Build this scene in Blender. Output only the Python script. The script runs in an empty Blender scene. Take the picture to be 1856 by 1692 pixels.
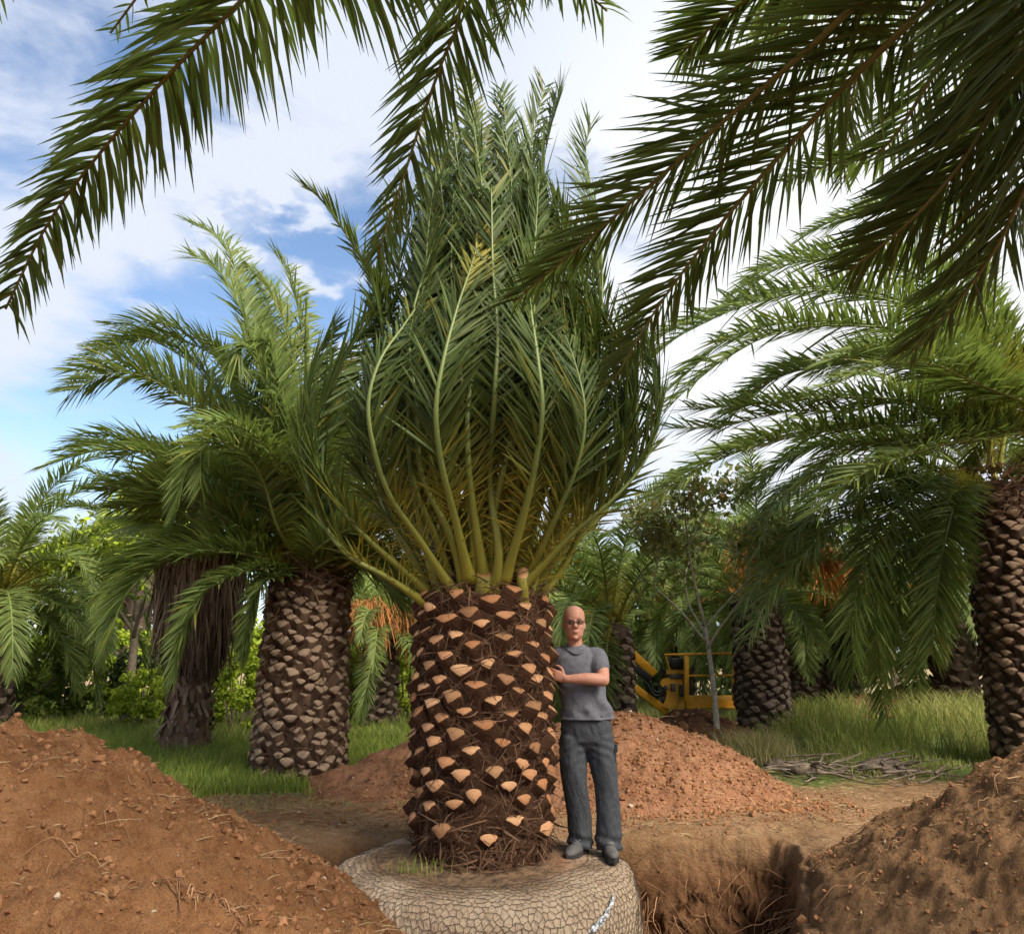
import bpy, math, random
import numpy as np
from math import radians as R, sin, cos, pi
from mathutils import Vector, Matrix

# ------------------------------------------------------------------ camera, world, sun, exposure
scene = bpy.context.scene
C = scene.collection
PITCH = R(14.2); EYE = 1.36; FPX = 1400.0            # photo is 1856 x 1692
cam_d = bpy.data.cameras.new('camera'); cam = bpy.data.objects.new('camera', cam_d); C.objects.link(cam)
cam.location = (0, 0, EYE); cam.rotation_euler = (pi/2 + PITCH, 0, 0)
cam_d.sensor_width = 36; cam_d.lens = 36*FPX/1856; cam_d.clip_end = 4000; cam_d.clip_start = .05
scene.camera = cam
scene.view_settings.view_transform = 'Standard'; scene.view_settings.look = 'None'
scene.view_settings.exposure = 2.78; scene.view_settings.gamma = 1
SUN_AZ = R(138); SUN_EL = R(43)                        # azimuth measured from +Y (view direction) to the right
sun_d = bpy.data.lights.new('sun', 'SUN'); sun = bpy.data.objects.new('sun', sun_d); C.objects.link(sun)
sun_d.energy = 1.5; sun_d.angle = R(34); sun_d.color = (1, .93, .82)
sdir = Vector((sin(SUN_AZ)*cos(SUN_EL), cos(SUN_AZ)*cos(SUN_EL), sin(SUN_EL)))
sun.rotation_euler = sdir.to_track_quat('Z', 'Y').to_euler()

def px(x, y, d):
    """point at forward distance d seen at photo pixel x, y"""
    a = (x-928)/FPX; b = (846-y)/FPX
    f = cos(PITCH) - b*sin(PITCH); u = sin(PITCH) + b*cos(PITCH)
    return np.array((a*d/f, d, EYE + u*d/f))

def build_world():
    w = bpy.data.worlds.new('World'); scene.world = w; w.use_nodes = True
    nt = w.node_tree; nt.nodes.clear(); N = nt.nodes.new; L = nt.links.new
    out = N('ShaderNodeOutputWorld'); bg = N('ShaderNodeBackground'); bg.inputs[1].default_value = .053
    sky = N('ShaderNodeTexSky'); sky.sky_type = 'NISHITA'; sky.sun_disc = False
    sky.sun_elevation = SUN_EL; sky.sun_rotation = SUN_AZ; sky.air_density = 1.0; sky.dust_density = .6; sky.ozone_density = 1.5
    tc = N('ShaderNodeTexCoord')
    def math_(op, a, b=None, c=None, clamp=False):
        m = N('ShaderNodeMath'); m.operation = op; m.use_clamp = clamp
        for i, v in enumerate((a, b, c)):
            if v is None: continue
            if isinstance(v, (int, float)): m.inputs[i].default_value = v
            else: L(v, m.inputs[i])
        return m.outputs[0]
    def dot(v):
        n = N('ShaderNodeVectorMath'); n.operation = 'DOT_PRODUCT'
        L(tc.outputs['Generated'], n.inputs[0]); n.inputs[1].default_value = Vector(v).normalized(); return n.outputs['Value']
    def noise(scale, rot, sc, detail=7, rough=.55, loc=(0, 0, 0), dist=0):
        mp = N('ShaderNodeMapping'); L(tc.outputs['Generated'], mp.inputs[0])
        mp.inputs['Rotation'].default_value = rot; mp.inputs['Scale'].default_value = sc; mp.inputs['Location'].default_value = loc
        n = N('ShaderNodeTexNoise'); n.inputs['Scale'].default_value = scale; n.inputs['Detail'].default_value = detail
        n.inputs['Roughness'].default_value = rough; n.inputs['Distortion'].default_value = dist
        L(mp.outputs[0], n.inputs[0]); return n.outputs[0]
    def ramp(v, a, b):
        m = N('ShaderNodeMapRange'); m.interpolation_type = 'SMOOTHSTEP'; L(v, m.inputs[0])
        m.inputs[1].default_value = a; m.inputs[2].default_value = b; return m.outputs[0]
    def dirpx(x, y): return px(x, y, 1) - np.array((0, 0, EYE))
    blue = ramp(dot(dirpx(330, 520)), .955, .998)
    blue2 = ramp(dot(dirpx(640, 330)), .985, .999)
    n1 = noise(3.2, (0, R(-24), 0), (1.0, 1.0, 2.8), 8, .58, (.3, 0, .1), .3)
    n2 = noise(9.0, (0, R(-8), 0), (1, 1, 1.5), 6, .5, (4, 2, 1))
    bn = N('ShaderNodeVectorMath'); bn.operation = 'ABSOLUTE'
    pa, pb = Vector(dirpx(205, 390)).normalized(), Vector(dirpx(640, 190)).normalized()
    streak = ramp(math_('ABSOLUTE', dot(pa.cross(pb))), .13, .0)
    n3 = noise(13.0, (0, 0, 0), (1, 1, 2.0), 5, .5, (7, 3, 2)); puff = math_('MULTIPLY', ramp(n3, .50, .66), ramp(dot(dirpx(480, 450)), .975, .995))
    s = math_('ADD', math_('MULTIPLY', n1, .85), math_('MULTIPLY', n2, .35))
    s = math_('ADD', s, math_('MULTIPLY', streak, .24)); s = math_('ADD', s, math_('MULTIPLY', puff, .20))
    s = math_('SUBTRACT', s, math_('MULTIPLY', blue, .17))
    s = math_('SUBTRACT', s, math_('MULTIPLY', blue2, .06))
    glow = ramp(dot(dirpx(1480, 420)), .90, .999)
    s = math_('ADD', s, math_('MULTIPLY', glow, .22))
    mask = ramp(s, .42, .68)
    band = N('ShaderNodeVectorMath'); band.operation = 'DOT_PRODUCT'
    colc = N('ShaderNodeMix'); colc.data_type = 'RGBA'
    L(glow, colc.inputs[0]); colc.inputs[6].default_value = (2.25, 2.42, 2.82, 1); colc.inputs[7].default_value = (2.9, 2.95, 3.05, 1)
    mx = N('ShaderNodeMix'); mx.data_type = 'RGBA'
    hs = N('ShaderNodeHueSaturation'); hs.inputs['Saturation'].default_value = 1.02; hs.inputs['Value'].default_value = .66; L(sky.outputs[0], hs.inputs['Color'])
    L(mask, mx.inputs[0]); L(hs.outputs[0], mx.inputs[6]); L(colc.outputs[2], mx.inputs[7])
    L(mx.outputs[2], bg.inputs[0]); L(bg.outputs[0], out.inputs[0])
build_world()

# ------------------------------------------------------------------ helpers
rng = np.random.default_rng(7)
def nrm(a): a = np.asarray(a, float); return a/np.maximum(np.linalg.norm(a, axis=-1, keepdims=True), 1e-9)
def _hash(ix, iy, s):
    h = (ix.astype(np.int64)*374761393 + iy.astype(np.int64)*668265263 + s*1442695041) & 0x7fffffff
    h = ((h ^ (h >> 13))*1274126177) & 0x7fffffff
    return ((h ^ (h >> 16)) & 0xffff)/65535.0
def vn(x, y, s=0):
    x = np.asarray(x, float); y = np.asarray(y, float)
    ix = np.floor(x); iy = np.floor(y); fx = x-ix; fy = y-iy
    fx = fx*fx*(3-2*fx); fy = fy*fy*(3-2*fy)
    a = _hash(ix, iy, s); b = _hash(ix+1, iy, s); c = _hash(ix, iy+1, s); d = _hash(ix+1, iy+1, s)
    return (a*(1-fx)+b*fx)*(1-fy) + (c*(1-fx)+d*fx)*fy - .5
def fbm(x, y, s=0, o=4, g=.5):
    r = 0; a = 1; f = 1
    for i in range(o): r = r + a*vn(x*f+i*13.7, y*f-i*7.1, s+i); a *= g; f *= 2.03
    return r
def sstep(a, b, x): t = np.clip((x-a)/(b-a), 0, 1); return t*t*(3-2*t)

def tag(o, label=None, cat=None, group=None, kind=None):
    if label: o['label'] = label
    if cat: o['category'] = cat
    if group: o['group'] = group
    if kind: o['kind'] = kind
    return o
def empty(name, loc, label, cat, group=None, rz=0):
    o = bpy.data.objects.new(name, None); C.objects.link(o); o.location = [float(v) for v in loc]; o.rotation_euler = (0, 0, rz)
    o.empty_display_size = .2
    return tag(o, label, cat, group)

class MB:
    """collects geometry for ONE mesh"""
    def __init__(s): s.v = []; s.f = []; s.mi = []; s.c = []; s.n = 0
    def add(s, V, F, m=0, col=(.5, .5, .5)):
        V = np.asarray(V, float).reshape(-1, 3); F = np.asarray(F, int)
        s.v.append(V); s.f.append(F + s.n); s.mi.append(np.full(len(F), m))
        col = np.asarray(col, float)
        s.c.append(np.broadcast_to(col, (len(V), 3)) if col.ndim == 1 else col)
        s.n += len(V)
    def mesh(s, name, mats, smooth=True):
        me = bpy.data.meshes.new(name)
        V = np.concatenate(s.v); me.vertices.add(len(V)); me.vertices.foreach_set('co', V.ravel())
        tot = np.concatenate([np.full(len(f), f.shape[1]) for f in s.f]); st = np.concatenate(([0], np.cumsum(tot)[:-1]))
        li = np.concatenate([f.ravel() for f in s.f])
        me.loops.add(len(li)); me.loops.foreach_set('vertex_index', li.astype(np.int32))
        me.polygons.add(len(tot)); me.polygons.foreach_set('loop_start', st.astype(np.int32)); me.polygons.foreach_set('loop_total', tot.astype(np.int32))
        me.polygons.foreach_set('material_index', np.concatenate(s.mi).astype(np.int32))
        me.polygons.foreach_set('use_smooth', np.full(len(tot), smooth))
        col = np.concatenate(s.c); col = np.concatenate((col, np.ones((len(col), 1))), 1)
        a = me.attributes.new('Col', 'FLOAT_COLOR', 'POINT'); a.data.foreach_set('color', col.ravel())
        for m in (mats if isinstance(mats, (list, tuple)) else [mats]): me.materials.append(m)
        me.update(calc_edges=True); me.validate(); return me
    def build(s, name, mats, parent=None, smooth=True, loc=None):
        o = bpy.data.objects.new(name, s.mesh(name, mats, smooth)); C.objects.link(o)
        if parent: o.parent = parent
        if loc is not None: o.location = [float(v) for v in loc]
        return o
    # shapes
    def ribbons(s, P, W, m=0, col=None, fold=None):
        """P (n,k,3) centre lines, W (n,k,3) half widths; fold (n,k,3) offsets of the midrib"""
        n, k, _ = P.shape
        if col is None: col = np.full((n, 3), .5)
        cols = 2 if fold is None else 3
        V = np.stack([P-W, P+W], 2) if fold is None else np.stack([P-W, P+fold, P+W], 2)
        V = V.reshape(-1, 3)
        i = np.arange(n)[:, None, None]*k*cols + np.arange(k-1)[None, :, None]*cols + np.arange(cols-1)[None, None, :]
        F = np.stack([i, i+1, i+1+cols, i+cols], -1).reshape(-1, 4)
        c = np.repeat(col, k*cols, axis=0) if col.shape == (n, 3) else np.repeat(col.reshape(n*k, 3), cols, axis=0)
        s.add(V, F, m, c)
    def tube(s, pts, rad, sides=6, m=0, col=(.5, .5, .5), up=(0, 0, 1), flat=1.0, cap=True):
        pts = np.asarray(pts, float); k = len(pts); rad = np.broadcast_to(np.asarray(rad, float), (k,))
        T, N_, S = frames(pts, up)
        a = np.arange(sides)*2*pi/sides
        ring = np.cos(a)[None, :, None]*S[:, None, :] + flat*np.sin(a)[None, :, None]*N_[:, None, :]
        V = (pts[:, None, :] + ring*rad[:, None, None]).reshape(-1, 3)
        i = np.arange(k-1)[:, None]*sides + np.arange(sides)[None, :]; j = np.arange(k-1)[:, None]*sides + (np.arange(sides)[None, :]+1) % sides
        F = np.stack([i, j, j+sides, i+sides], -1).reshape(-1, 4)
        c = np.asarray(col, float); c = np.repeat(c, sides, axis=0) if c.ndim == 2 else c
        n0 = s.n; s.add(V, F, m, c)
        if cap:
            b = np.arange(sides)[::-1][None]; s.f.append(b+n0); s.mi.append(np.array([m]))
            b = (np.arange(sides) + (k-1)*sides)[None]; s.f.append(b+n0); s.mi.append(np.array([m]))
    def lathe(s, prof, n=24, m=0, col=(.5, .5, .5), disp=None, c0=(0, 0, 0)):
        prof = np.asarray(prof, float); k = len(prof); a = np.arange(n)*2*pi/n
        r = np.broadcast_to(prof[:, 0][:, None], (k, n)); z = np.broadcast_to(prof[:, 1][:, None], (k, n)); A = np.broadcast_to(a, (k, n))
        if disp is not None: r, z = disp(r, z, A)
        V = np.stack([r*np.cos(A), r*np.sin(A), z], -1).reshape(-1, 3) + np.asarray(c0)
        i = np.arange(k-1)[:, None]*n + np.arange(n)[None, :]; j = np.arange(k-1)[:, None]*n + (np.arange(n)[None, :]+1) % n
        s.add(V, np.stack([i, j, j+n, i+n], -1).reshape(-1, 4), m, col)
    def box(s, c, size, m=0, rot=None, col=(.5, .5, .5), bev=.0):
        x, y, z = np.asarray(size, float)/2
        b = min(bev, x*.45, y*.45, z*.45)
        if b <= 0:
            V = np.array([(i*x, j*y, k*z) for k in (-1, 1) for i, j in ((-1, -1), (1, -1), (1, 1), (-1, 1))])
            F4 = [(3, 2, 1, 0), (4, 5, 6, 7), (0, 1, 5, 4), (1, 2, 6, 5), (2, 3, 7, 6), (3, 0, 4, 7)]
        else:
            rings = []
            for zz, q in ((-z, b), (-z+b, 0), (z-b, 0), (z, b)):
                X = x-q; Y = y-q
                rings.append([(-X+b, -Y), (X-b, -Y), (X, -Y+b), (X, Y-b), (X-b, Y), (-X+b, Y), (-X, Y-b), (-X, -Y+b)])
                rings[-1] = [(p[0], p[1], zz) for p in rings[-1]]
            V = np.array(rings).reshape(-1, 3); F4 = []
            for r_ in range(3):
                for q in range(8): F4.append((r_*8+q, r_*8+(q+1) % 8, r_*8+8+(q+1) % 8, r_*8+8+q))
        if rot is not None: V = V @ np.array(rot).T
        n0 = s.n; s.add(V + np.asarray(c, float), F4, m, col)
        if b > 0:
            s.f.append(np.arange(8)[::-1][None]+n0); s.mi.append(np.array([m])); s.f.append(np.arange(24, 32)[None]+n0); s.mi.append(np.array([m]))
    def loft(s, rings, n=20, m=0, col=(.5, .5, .5)):
        """rings: (centre, u, v)"""
        a = np.arange(n)*2*pi/n; V = []
        for c, u, v in rings: V.append(np.asarray(c, float)[None] + np.cos(a)[:, None]*np.asarray(u, float)[None] + np.sin(a)[:, None]*np.asarray(v, float)[None])
        k = len(V); V = np.concatenate(V)
        i = np.arange(k-1)[:, None]*n + np.arange(n)[None, :]; j = np.arange(k-1)[:, None]*n + (np.arange(n)[None, :]+1) % n
        n0 = s.n; s.add(V, np.stack([i, j, j+n, i+n], -1).reshape(-1, 4), m, col)
        s.f.append(np.arange(n)[::-1][None]+n0); s.mi.append(np.array([m])); s.f.append((np.arange(n)+(k-1)*n)[None]+n0); s.mi.append(np.array([m]))
    def ball(s, c, r, n=12, m=0, col=(.5, .5, .5), rot=None):
        k = n//2+1; th = np.linspace(-pi/2, pi/2, k); th[0] += .12; th[-1] -= .12
        r = np.broadcast_to(np.asarray(r, float), (3,)); Rm = np.eye(3) if rot is None else np.array(rot)
        s.loft([(np.asarray(c, float) + Rm@np.array((0, 0, r[2]*sin(t))), Rm@np.array((r[0]*cos(t), 0, 0)), Rm@np.array((0, r[1]*cos(t), 0))) for t in th], n, m, col)

def frames(pts, up):
    pts = np.asarray(pts, float); T = nrm(np.gradient(pts, axis=0)); k = len(pts)
    N_ = np.zeros_like(pts); u = np.asarray(up, float)
    if abs(np.dot(u, T[0])) > .98*np.linalg.norm(u): u = np.array((1., 0, 0)) if abs(T[0][0]) < .8 else np.array((0, 1., 0))
    n = u - T[0]*np.dot(u, T[0]); n = n/np.linalg.norm(n)
    for i in range(k):
        n = n - T[i]*np.dot(n, T[i]); n = n/max(np.linalg.norm(n), 1e-6); N_[i] = n
    return T, N_, np.cross(T, N_)
def crom(P, n):
    """Catmull-Rom through P, resampled evenly to n points"""
    P = np.asarray(P, float); Q = np.vstack([2*P[0]-P[1], P, 2*P[-1]-P[-2]]); out = []
    for i in range(1, len(Q)-2):
        for t in np.linspace(0, 1, 16, endpoint=False):
            a, b, c, d = Q[i-1], Q[i], Q[i+1], Q[i+2]
            out.append(.5*(2*b + (c-a)*t + (2*a-5*b+4*c-d)*t*t + (3*b-a-3*c+d)*t**3))
    out.append(P[-1]); out = np.array(out)
    L_ = np.concatenate(([0], np.cumsum(np.linalg.norm(np.diff(out, axis=0), axis=1)))); u = np.linspace(0, L_[-1], n)
    return np.stack([np.interp(u, L_, out[:, i]) for i in range(3)], 1)
def rotz(a): c, s = cos(a), sin(a); return np.array(((c, -s, 0), (s, c, 0), (0, 0, 1)))
def rotx(a): c, s = cos(a), sin(a); return np.array(((1, 0, 0), (0, c, -s), (0, s, c)))
def roty(a): c, s = cos(a), sin(a); return np.array(((c, 0, s), (0, 1, 0), (-s, 0, c)))

# ------------------------------------------------------------------ materials
class NT:
    def __init__(s, name):
        s.m = bpy.data.materials.new(name); s.m.use_nodes = True; s.t = s.m.node_tree; s.t.nodes.clear()
        s.out = s.n('ShaderNodeOutputMaterial')
    def n(s, t): return s.t.nodes.new(t)
    def l(s, a, b): s.t.links.new(a, b)
    def val(s, inp, v):
        if isinstance(v, (int, float)): inp.default_value = v
        elif isinstance(v, (tuple, list)): inp.default_value = (*v, 1) if len(v) == 3 and inp.type == 'RGBA' else v
        else: s.l(v, inp)
    def mix(s, f, a, b, blend='MIX'):
        n = s.n('ShaderNodeMix'); n.data_type = 'RGBA'; n.blend_type = blend; s.val(n.inputs[0], f); s.val(n.inputs[6], a); s.val(n.inputs[7], b); return n.outputs[2]
    def math(s, op, a, b=0.0, clamp=False):
        n = s.n('ShaderNodeMath'); n.operation = op; n.use_clamp = clamp; s.val(n.inputs[0], a); s.val(n.inputs[1], b); return n.outputs[0]
    def rng(s, v, a, b, c=0.0, d=1.0):
        n = s.n('ShaderNodeMapRange'); s.val(n.inputs[0], v); n.inputs[1].default_value = a; n.inputs[2].default_value = b; n.inputs[3].default_value = c; n.inputs[4].default_value = d; return n.outputs[0]
    def coord(s, kind='Object'): return s.n('ShaderNodeTexCoord').outputs[kind]
    def noise(s, scale, detail=4, rough=.55, sc=(1, 1, 1), kind='Object', dist=0.0):
        mp = s.n('ShaderNodeMapping'); s.l(s.coord(kind), mp.inputs[0]); mp.inputs['Scale'].default_value = sc
        n = s.n('ShaderNodeTexNoise'); n.inputs['Scale'].default_value = scale; n.inputs['Detail'].default_value = detail; n.inputs['Roughness'].default_value = rough
        n.inputs['Distortion'].default_value = dist; s.l(mp.outputs[0], n.inputs[0]); return n.outputs[0]
    def voro(s, scale, feature='F1', sc=(1, 1, 1), out='Distance', kind='Object'):
        mp = s.n('ShaderNodeMapping'); s.l(s.coord(kind), mp.inputs[0]); mp.inputs['Scale'].default_value = sc
        n = s.n('ShaderNodeTexVoronoi'); n.feature = feature; n.inputs['Scale'].default_value = scale; s.l(mp.outputs[0], n.inputs[0]); return n.outputs[out]
    def col(s):
        a = s.n('ShaderNodeAttribute'); a.attribute_name = 'Col'; sp = s.n('ShaderNodeSeparateColor'); s.l(a.outputs['Color'], sp.inputs[0]); return sp.outputs
    def bump(s, h, strength=.5, dist=.02, prev=None):
        b = s.n('ShaderNodeBump'); b.inputs['Strength'].default_value = strength; b.inputs['Distance'].default_value = dist; s.l(h, b.inputs['Height'])
        if prev is not None: s.l(prev, b.inputs['Normal'])
        return b.outputs[0]
    def bsdf(s, color, rough=.7, spec=.3, normal=None, metal=0.0, trans=None):
        p = s.n('ShaderNodeBsdfPrincipled'); s.val(p.inputs['Base Color'], color); s.val(p.inputs['Roughness'], rough)
        p.inputs['Specular IOR Level'].default_value = spec; p.inputs['Metallic'].default_value = metal
        if normal is not None: s.l(normal, p.inputs['Normal'])
        sh = p.outputs[0]
        if trans:
            t = s.n('ShaderNodeBsdfTranslucent'); s.val(t.inputs[0], trans[1]); mx = s.n('ShaderNodeMixShader'); mx.inputs[0].default_value = trans[0]
            s.l(sh, mx.inputs[1]); s.l(t.outputs[0], mx.inputs[2]); sh = mx.outputs[0]
        s.l(sh, s.out.inputs[0]); return s.m

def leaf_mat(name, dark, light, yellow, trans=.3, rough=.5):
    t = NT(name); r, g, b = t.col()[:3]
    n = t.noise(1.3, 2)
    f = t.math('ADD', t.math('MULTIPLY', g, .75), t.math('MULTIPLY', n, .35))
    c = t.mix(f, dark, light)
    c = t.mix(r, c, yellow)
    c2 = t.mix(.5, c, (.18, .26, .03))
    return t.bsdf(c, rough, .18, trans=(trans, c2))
def plain(name, color, rough=.6, spec=.3, var=.25, scale=8, bump=0, metal=0, bscale=40):
    t = NT(name); n = t.noise(scale, 5)
    c = t.mix(t.rng(n, .3, .7), tuple(v*(1-var) for v in color), tuple(min(1, v*(1+var)) for v in color))
    nr = t.bump(t.noise(bscale, 4), bump, .01) if bump else None
    return t.bsdf(c, rough, spec, nr, metal)
M = {}
M['palm'] = leaf_mat('palm_leaf', (.042, .070, .013), (.185, .24, .068), (.36, .28, .03), .36)
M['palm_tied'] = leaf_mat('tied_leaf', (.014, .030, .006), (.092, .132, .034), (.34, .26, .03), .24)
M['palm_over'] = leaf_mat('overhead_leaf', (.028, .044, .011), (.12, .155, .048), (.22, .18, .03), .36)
M['palm_far'] = leaf_mat('far_palm_leaf', (.06, .09, .02), (.215, .27, .08), (.36, .30, .05), .38)
def rachis_mat(name, green, yellow):
    t = NT(name); r, g, b = t.col()[:3]
    c = t.mix(r, green, yellow); n = t.noise(14, 4, sc=(1, 1, .3)); c = t.mix(t.math('MULTIPLY', n, .5), c, (.10, .09, .02))
    return t.bsdf(c, .45, .35)
M['rachis'] = rachis_mat('palm_rachis', (.15, .20, .052), (.30, .26, .03))
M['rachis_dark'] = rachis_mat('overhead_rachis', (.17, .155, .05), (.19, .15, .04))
def soil_mat(name, a, b, c, stone=.5):
    t = NT(name)
    n1 = t.noise(1.7, 6, .65); n2 = t.noise(9, 6, .65); n3 = t.noise(45, 5, .7)
    col = t.mix(t.rng(n1, .38, .62), tuple(v*.72 for v in a), b)
    col = t.mix(t.math('MULTIPLY', t.rng(n2, .4, .75), .8), col, c)
    col = t.mix(t.rng(n3, .55, .8, 0, .7), col, tuple(v*.45 for v in a))
    v = t.voro(38, 'F1'); col = t.mix(t.rng(v, .0, .16, .55*stone, 0), col, (.42, .30, .20))
    h = t.bump(n3, .9, .03); h = t.bump(t.noise(14, 6, .7), .8, .06, h)
    return t.bsdf(col, .95, .1, h)
M['soil'] = soil_mat('soil_orange', (.189, .076, .029), (.262, .120, .049), (.329, .171, .079))
M['soil_red'] = soil_mat('soil_red', (.226, .095, .044), (.293, .137, .071), (.366, .195, .110), 1)
M['soil_brown'] = soil_mat('soil_brown', (.152, .078, .035), (.213, .116, .054), (.275, .159, .079))
M['soil_dark'] = soil_mat('soil_dark', (.085, .04, .02), (.13, .06, .03), (.17, .09, .045))

def ground_mat():
    t = NT('ground'); P = t.n('ShaderNodeSeparateXYZ'); t.l(t.coord(), P.inputs[0]); X, Y, Z = P.outputs
    n1 = t.noise(1.1, 5, .6); n2 = t.noise(9, 6, .65); n3 = t.noise(45, 5, .7); nb = t.noise(.45, 4)
    soil = t.mix(t.rng(n1, .35, .65), (.19, .10, .045), (.27, .16, .085))
    soil = t.mix(t.math('MULTIPLY', t.rng(n2, .4, .75), .8), soil, (.32, .20, .105))
    soil = t.mix(t.rng(n3, .55, .8, 0, .7), soil, (.07, .035, .018))
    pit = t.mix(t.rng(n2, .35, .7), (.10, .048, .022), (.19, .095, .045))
    soil = t.mix(t.rng(Z, -.04, -.35), soil, pit)  # soil painted darker with depth, standing in for shade inside the pit
    grass = t.mix(t.rng(n2, .3, .7), (.06, .10, .02), (.16, .19, .05)); grass = t.mix(t.rng(n3, .5, .75, 0, .6), grass, (.20, .16, .08))
    # lawn starts about nine metres out, with a ragged edge
    e = t.math('ADD', Y, t.math('MULTIPLY', t.rng(n1, 0, 1, -1, 1), 1.1))
    e = t.math('SUBTRACT', e, t.math('MULTIPLY', t.rng(X, 2.0, 4.5), 1.2))
    g = t.rng(e, 8.35, 8.9)
    col = t.mix(g, soil, grass)
    far = t.rng(t.math('ADD', Y, t.math('MULTIPLY', t.rng(nb, 0, 1, -1, 1), 8)), 26, 34)
    col = t.mix(far, col, t.mix(t.rng(nb, .4, .6), (.36, .23, .14), (.20, .20, .08)))
    h = t.bump(n3, .8, .03); h = t.bump(t.noise(14, 6, .7), .8, .05, h)
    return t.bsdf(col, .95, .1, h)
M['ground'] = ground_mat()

# ------------------------------------------------------------------ ground with the planting pit
BALL = np.array((-.22, 6.08)); TRX = BALL[0]; TRY = BALL[1]
def pit_sd(x, y):
    """signed distance-like, negative inside the pit"""
    wob = .10*fbm(x*1.6, y*1.6, 3, 4) + .04*fbm(x*7, y*7, 4, 3)
    cx, cy, hx, hy, rd = .16, 5.3, 1.80, 1.72, .4
    hx = np.where(x > cx, 1.62 + np.clip((y-5.3)*.36, -.5, .8), hx)
    qx = np.abs(x-cx)-hx+rd; qy = np.abs(y-cy)-hy+rd
    d = np.hypot(np.maximum(qx, 0), np.maximum(qy, 0)) + np.minimum(np.maximum(qx, qy), 0) - rd
    left = sstep(.2, -.9, x)*sstep(5.2, 6.6, y)
    return d + wob + .12*left
def ground_z(x, y, pit=True):
    z = .05*fbm(x*.7, y*.7, 11, 4) + .03*fbm(x*3, y*3, 21, 4) + .012*fbm(x*11, y*11, 23, 3)
    dist = np.hypot(x, y)
    z = z + .35*sstep(11.5, 14.5, y)*sstep(3.6, 6, x)*sstep(18, 15, y)            # grassy rise on the right
    z = z + .25*sstep(10, 16, y)*sstep(3, 0, x)*.4
    z = z + .9*fbm(x*.05, y*.05, 31, 3)*sstep(25, 60, dist)
    z = z - .10*sstep(2.4, 1.2, np.hypot(x-1.2, (y-7.9)*2.0))*0
    if pit:
        sd = pit_sd(x, y)
        z = z - .06*sstep(.3, 0, sd) - 1.02*sstep(.03, -.16, sd) + .10*sstep(0, -.3, sd)*fbm(x*5, y*5, 41, 4)
    return z
def axis(fine, step, far, grow=1.22):
    a = list(np.arange(fine[0], fine[1]+1e-6, step)); s = step
    while a[-1] < far[1]: s = min(s*grow, 40); a.append(a[-1]+s)
    s = step
    while a[0] > far[0]: s = min(s*grow, 40); a.insert(0, a[0]-s)
    return np.array(a)
def grid_faces(nx, ny):
    i = np.arange(ny-1)[:, None]*nx + np.arange(nx-1)[None, :]
    return np.stack([i, i+1, i+1+nx, i+nx], -1).reshape(-1, 4)
def build_ground():
    xs = axis((-2.6, 2.9), .035, (-700, 700)); ys = axis((3.3, 8.2), .035, (-60, 900))
    xs = np.unique(np.concatenate((xs, np.arange(1.35, 2.55, .012)))); ys = np.unique(np.concatenate((ys, np.arange(6.78, 7.16, .009))))
    X, Y = np.meshgrid(xs, ys); Z = ground_z(X, Y)
    deep = sstep(-.08, -.5, Z)
    ox = (.12*fbm(Y*4+Z*3, Z*5, 51, 4) + .05*fbm(Y*14, Z*15, 52, 3))*deep; oy = (.12*fbm(X*4, Z*5+Y, 61, 4) + .06*fbm(X*13, Z*15, 62, 3))*deep
    V = np.stack([X+ox, Y+oy, Z], -1).reshape(-1, 3)
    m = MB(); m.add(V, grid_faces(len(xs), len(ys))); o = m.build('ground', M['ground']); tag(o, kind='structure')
build_ground()

# ------------------------------------------------------------------ heaps of dug soil
MOUNDS = []
def mound(label, mat, hfun, x0, x1, y0, y1, step, rough=.05, seed=0, below=.05, cut=0):
    xs = np.arange(x0, x1, step); ys = np.arange(y0, y1, step); X, Y = np.meshgrid(xs, ys)
    def Zf(x, y):
        h = hfun(x, y) - cut*1.2*sstep(.10, -.12, pit_sd(x, y)); k = sstep(-.3, .25, h)
        return h + k*rough*(1.4*fbm(x*1.7, y*1.7, seed, 3) + .9*fbm(x*6, y*6, seed+5, 4, .6) + .45*np.abs(fbm(x*17, y*17, seed+9, 3, .6)))
    Z = Zf(X, Y); keep = (Z > ground_z(X, Y)-below)
    F = grid_faces(len(xs), len(ys)); F = F[keep.ravel()[F].any(1)]
    used = np.unique(F); re = np.full(X.size, -1); re[used] = np.arange(len(used))
    V = np.stack([X, Y, Z], -1).reshape(-1, 3)[used]; c = V.mean(0); c[2] = 0
    m = MB(); m.add(V-c, re[F]); o = m.build('soil_heap', mat, loc=c); tag(o, label, 'soil heap', 'heaps of dug soil'); MOUNDS.append((Zf, (x0, x1, y0, y1)))
    return o
def cone(cx, cy, H, rx, ry, rot=0, p=1.15, soft=.25):
    c, s = cos(rot), sin(rot)
    def f(x, y):
        u = ((x-cx)*c + (y-cy)*s)/rx; v = (-(x-cx)*s + (y-cy)*c)/ry
        r = np.sqrt(u*u + v*v + soft*soft) - soft*.6
        return H*(1 - r**p)
    return f
def hmax(*fs):
    def f(x, y):
        r = fs[0](x, y)
        for g in fs[1:]:
            q = g(x, y); k = .08; r = np.maximum(r, q) + k*np.exp(-np.abs(r-q)/k)*.35
        return r
    return f
mound('tall orange soil heap sloping down into the pit beside the netted root ball', M['soil'],
      hmax(cone(-3.13, 4.45, 1.12, 2.0, 2.1, 0, 1.05), cone(-1.82, 3.5, .46, 1.55, .75, .0, 1.2)), -6.2, .2, 2.6, 7.2, .022, .11, 100, .12)
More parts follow.
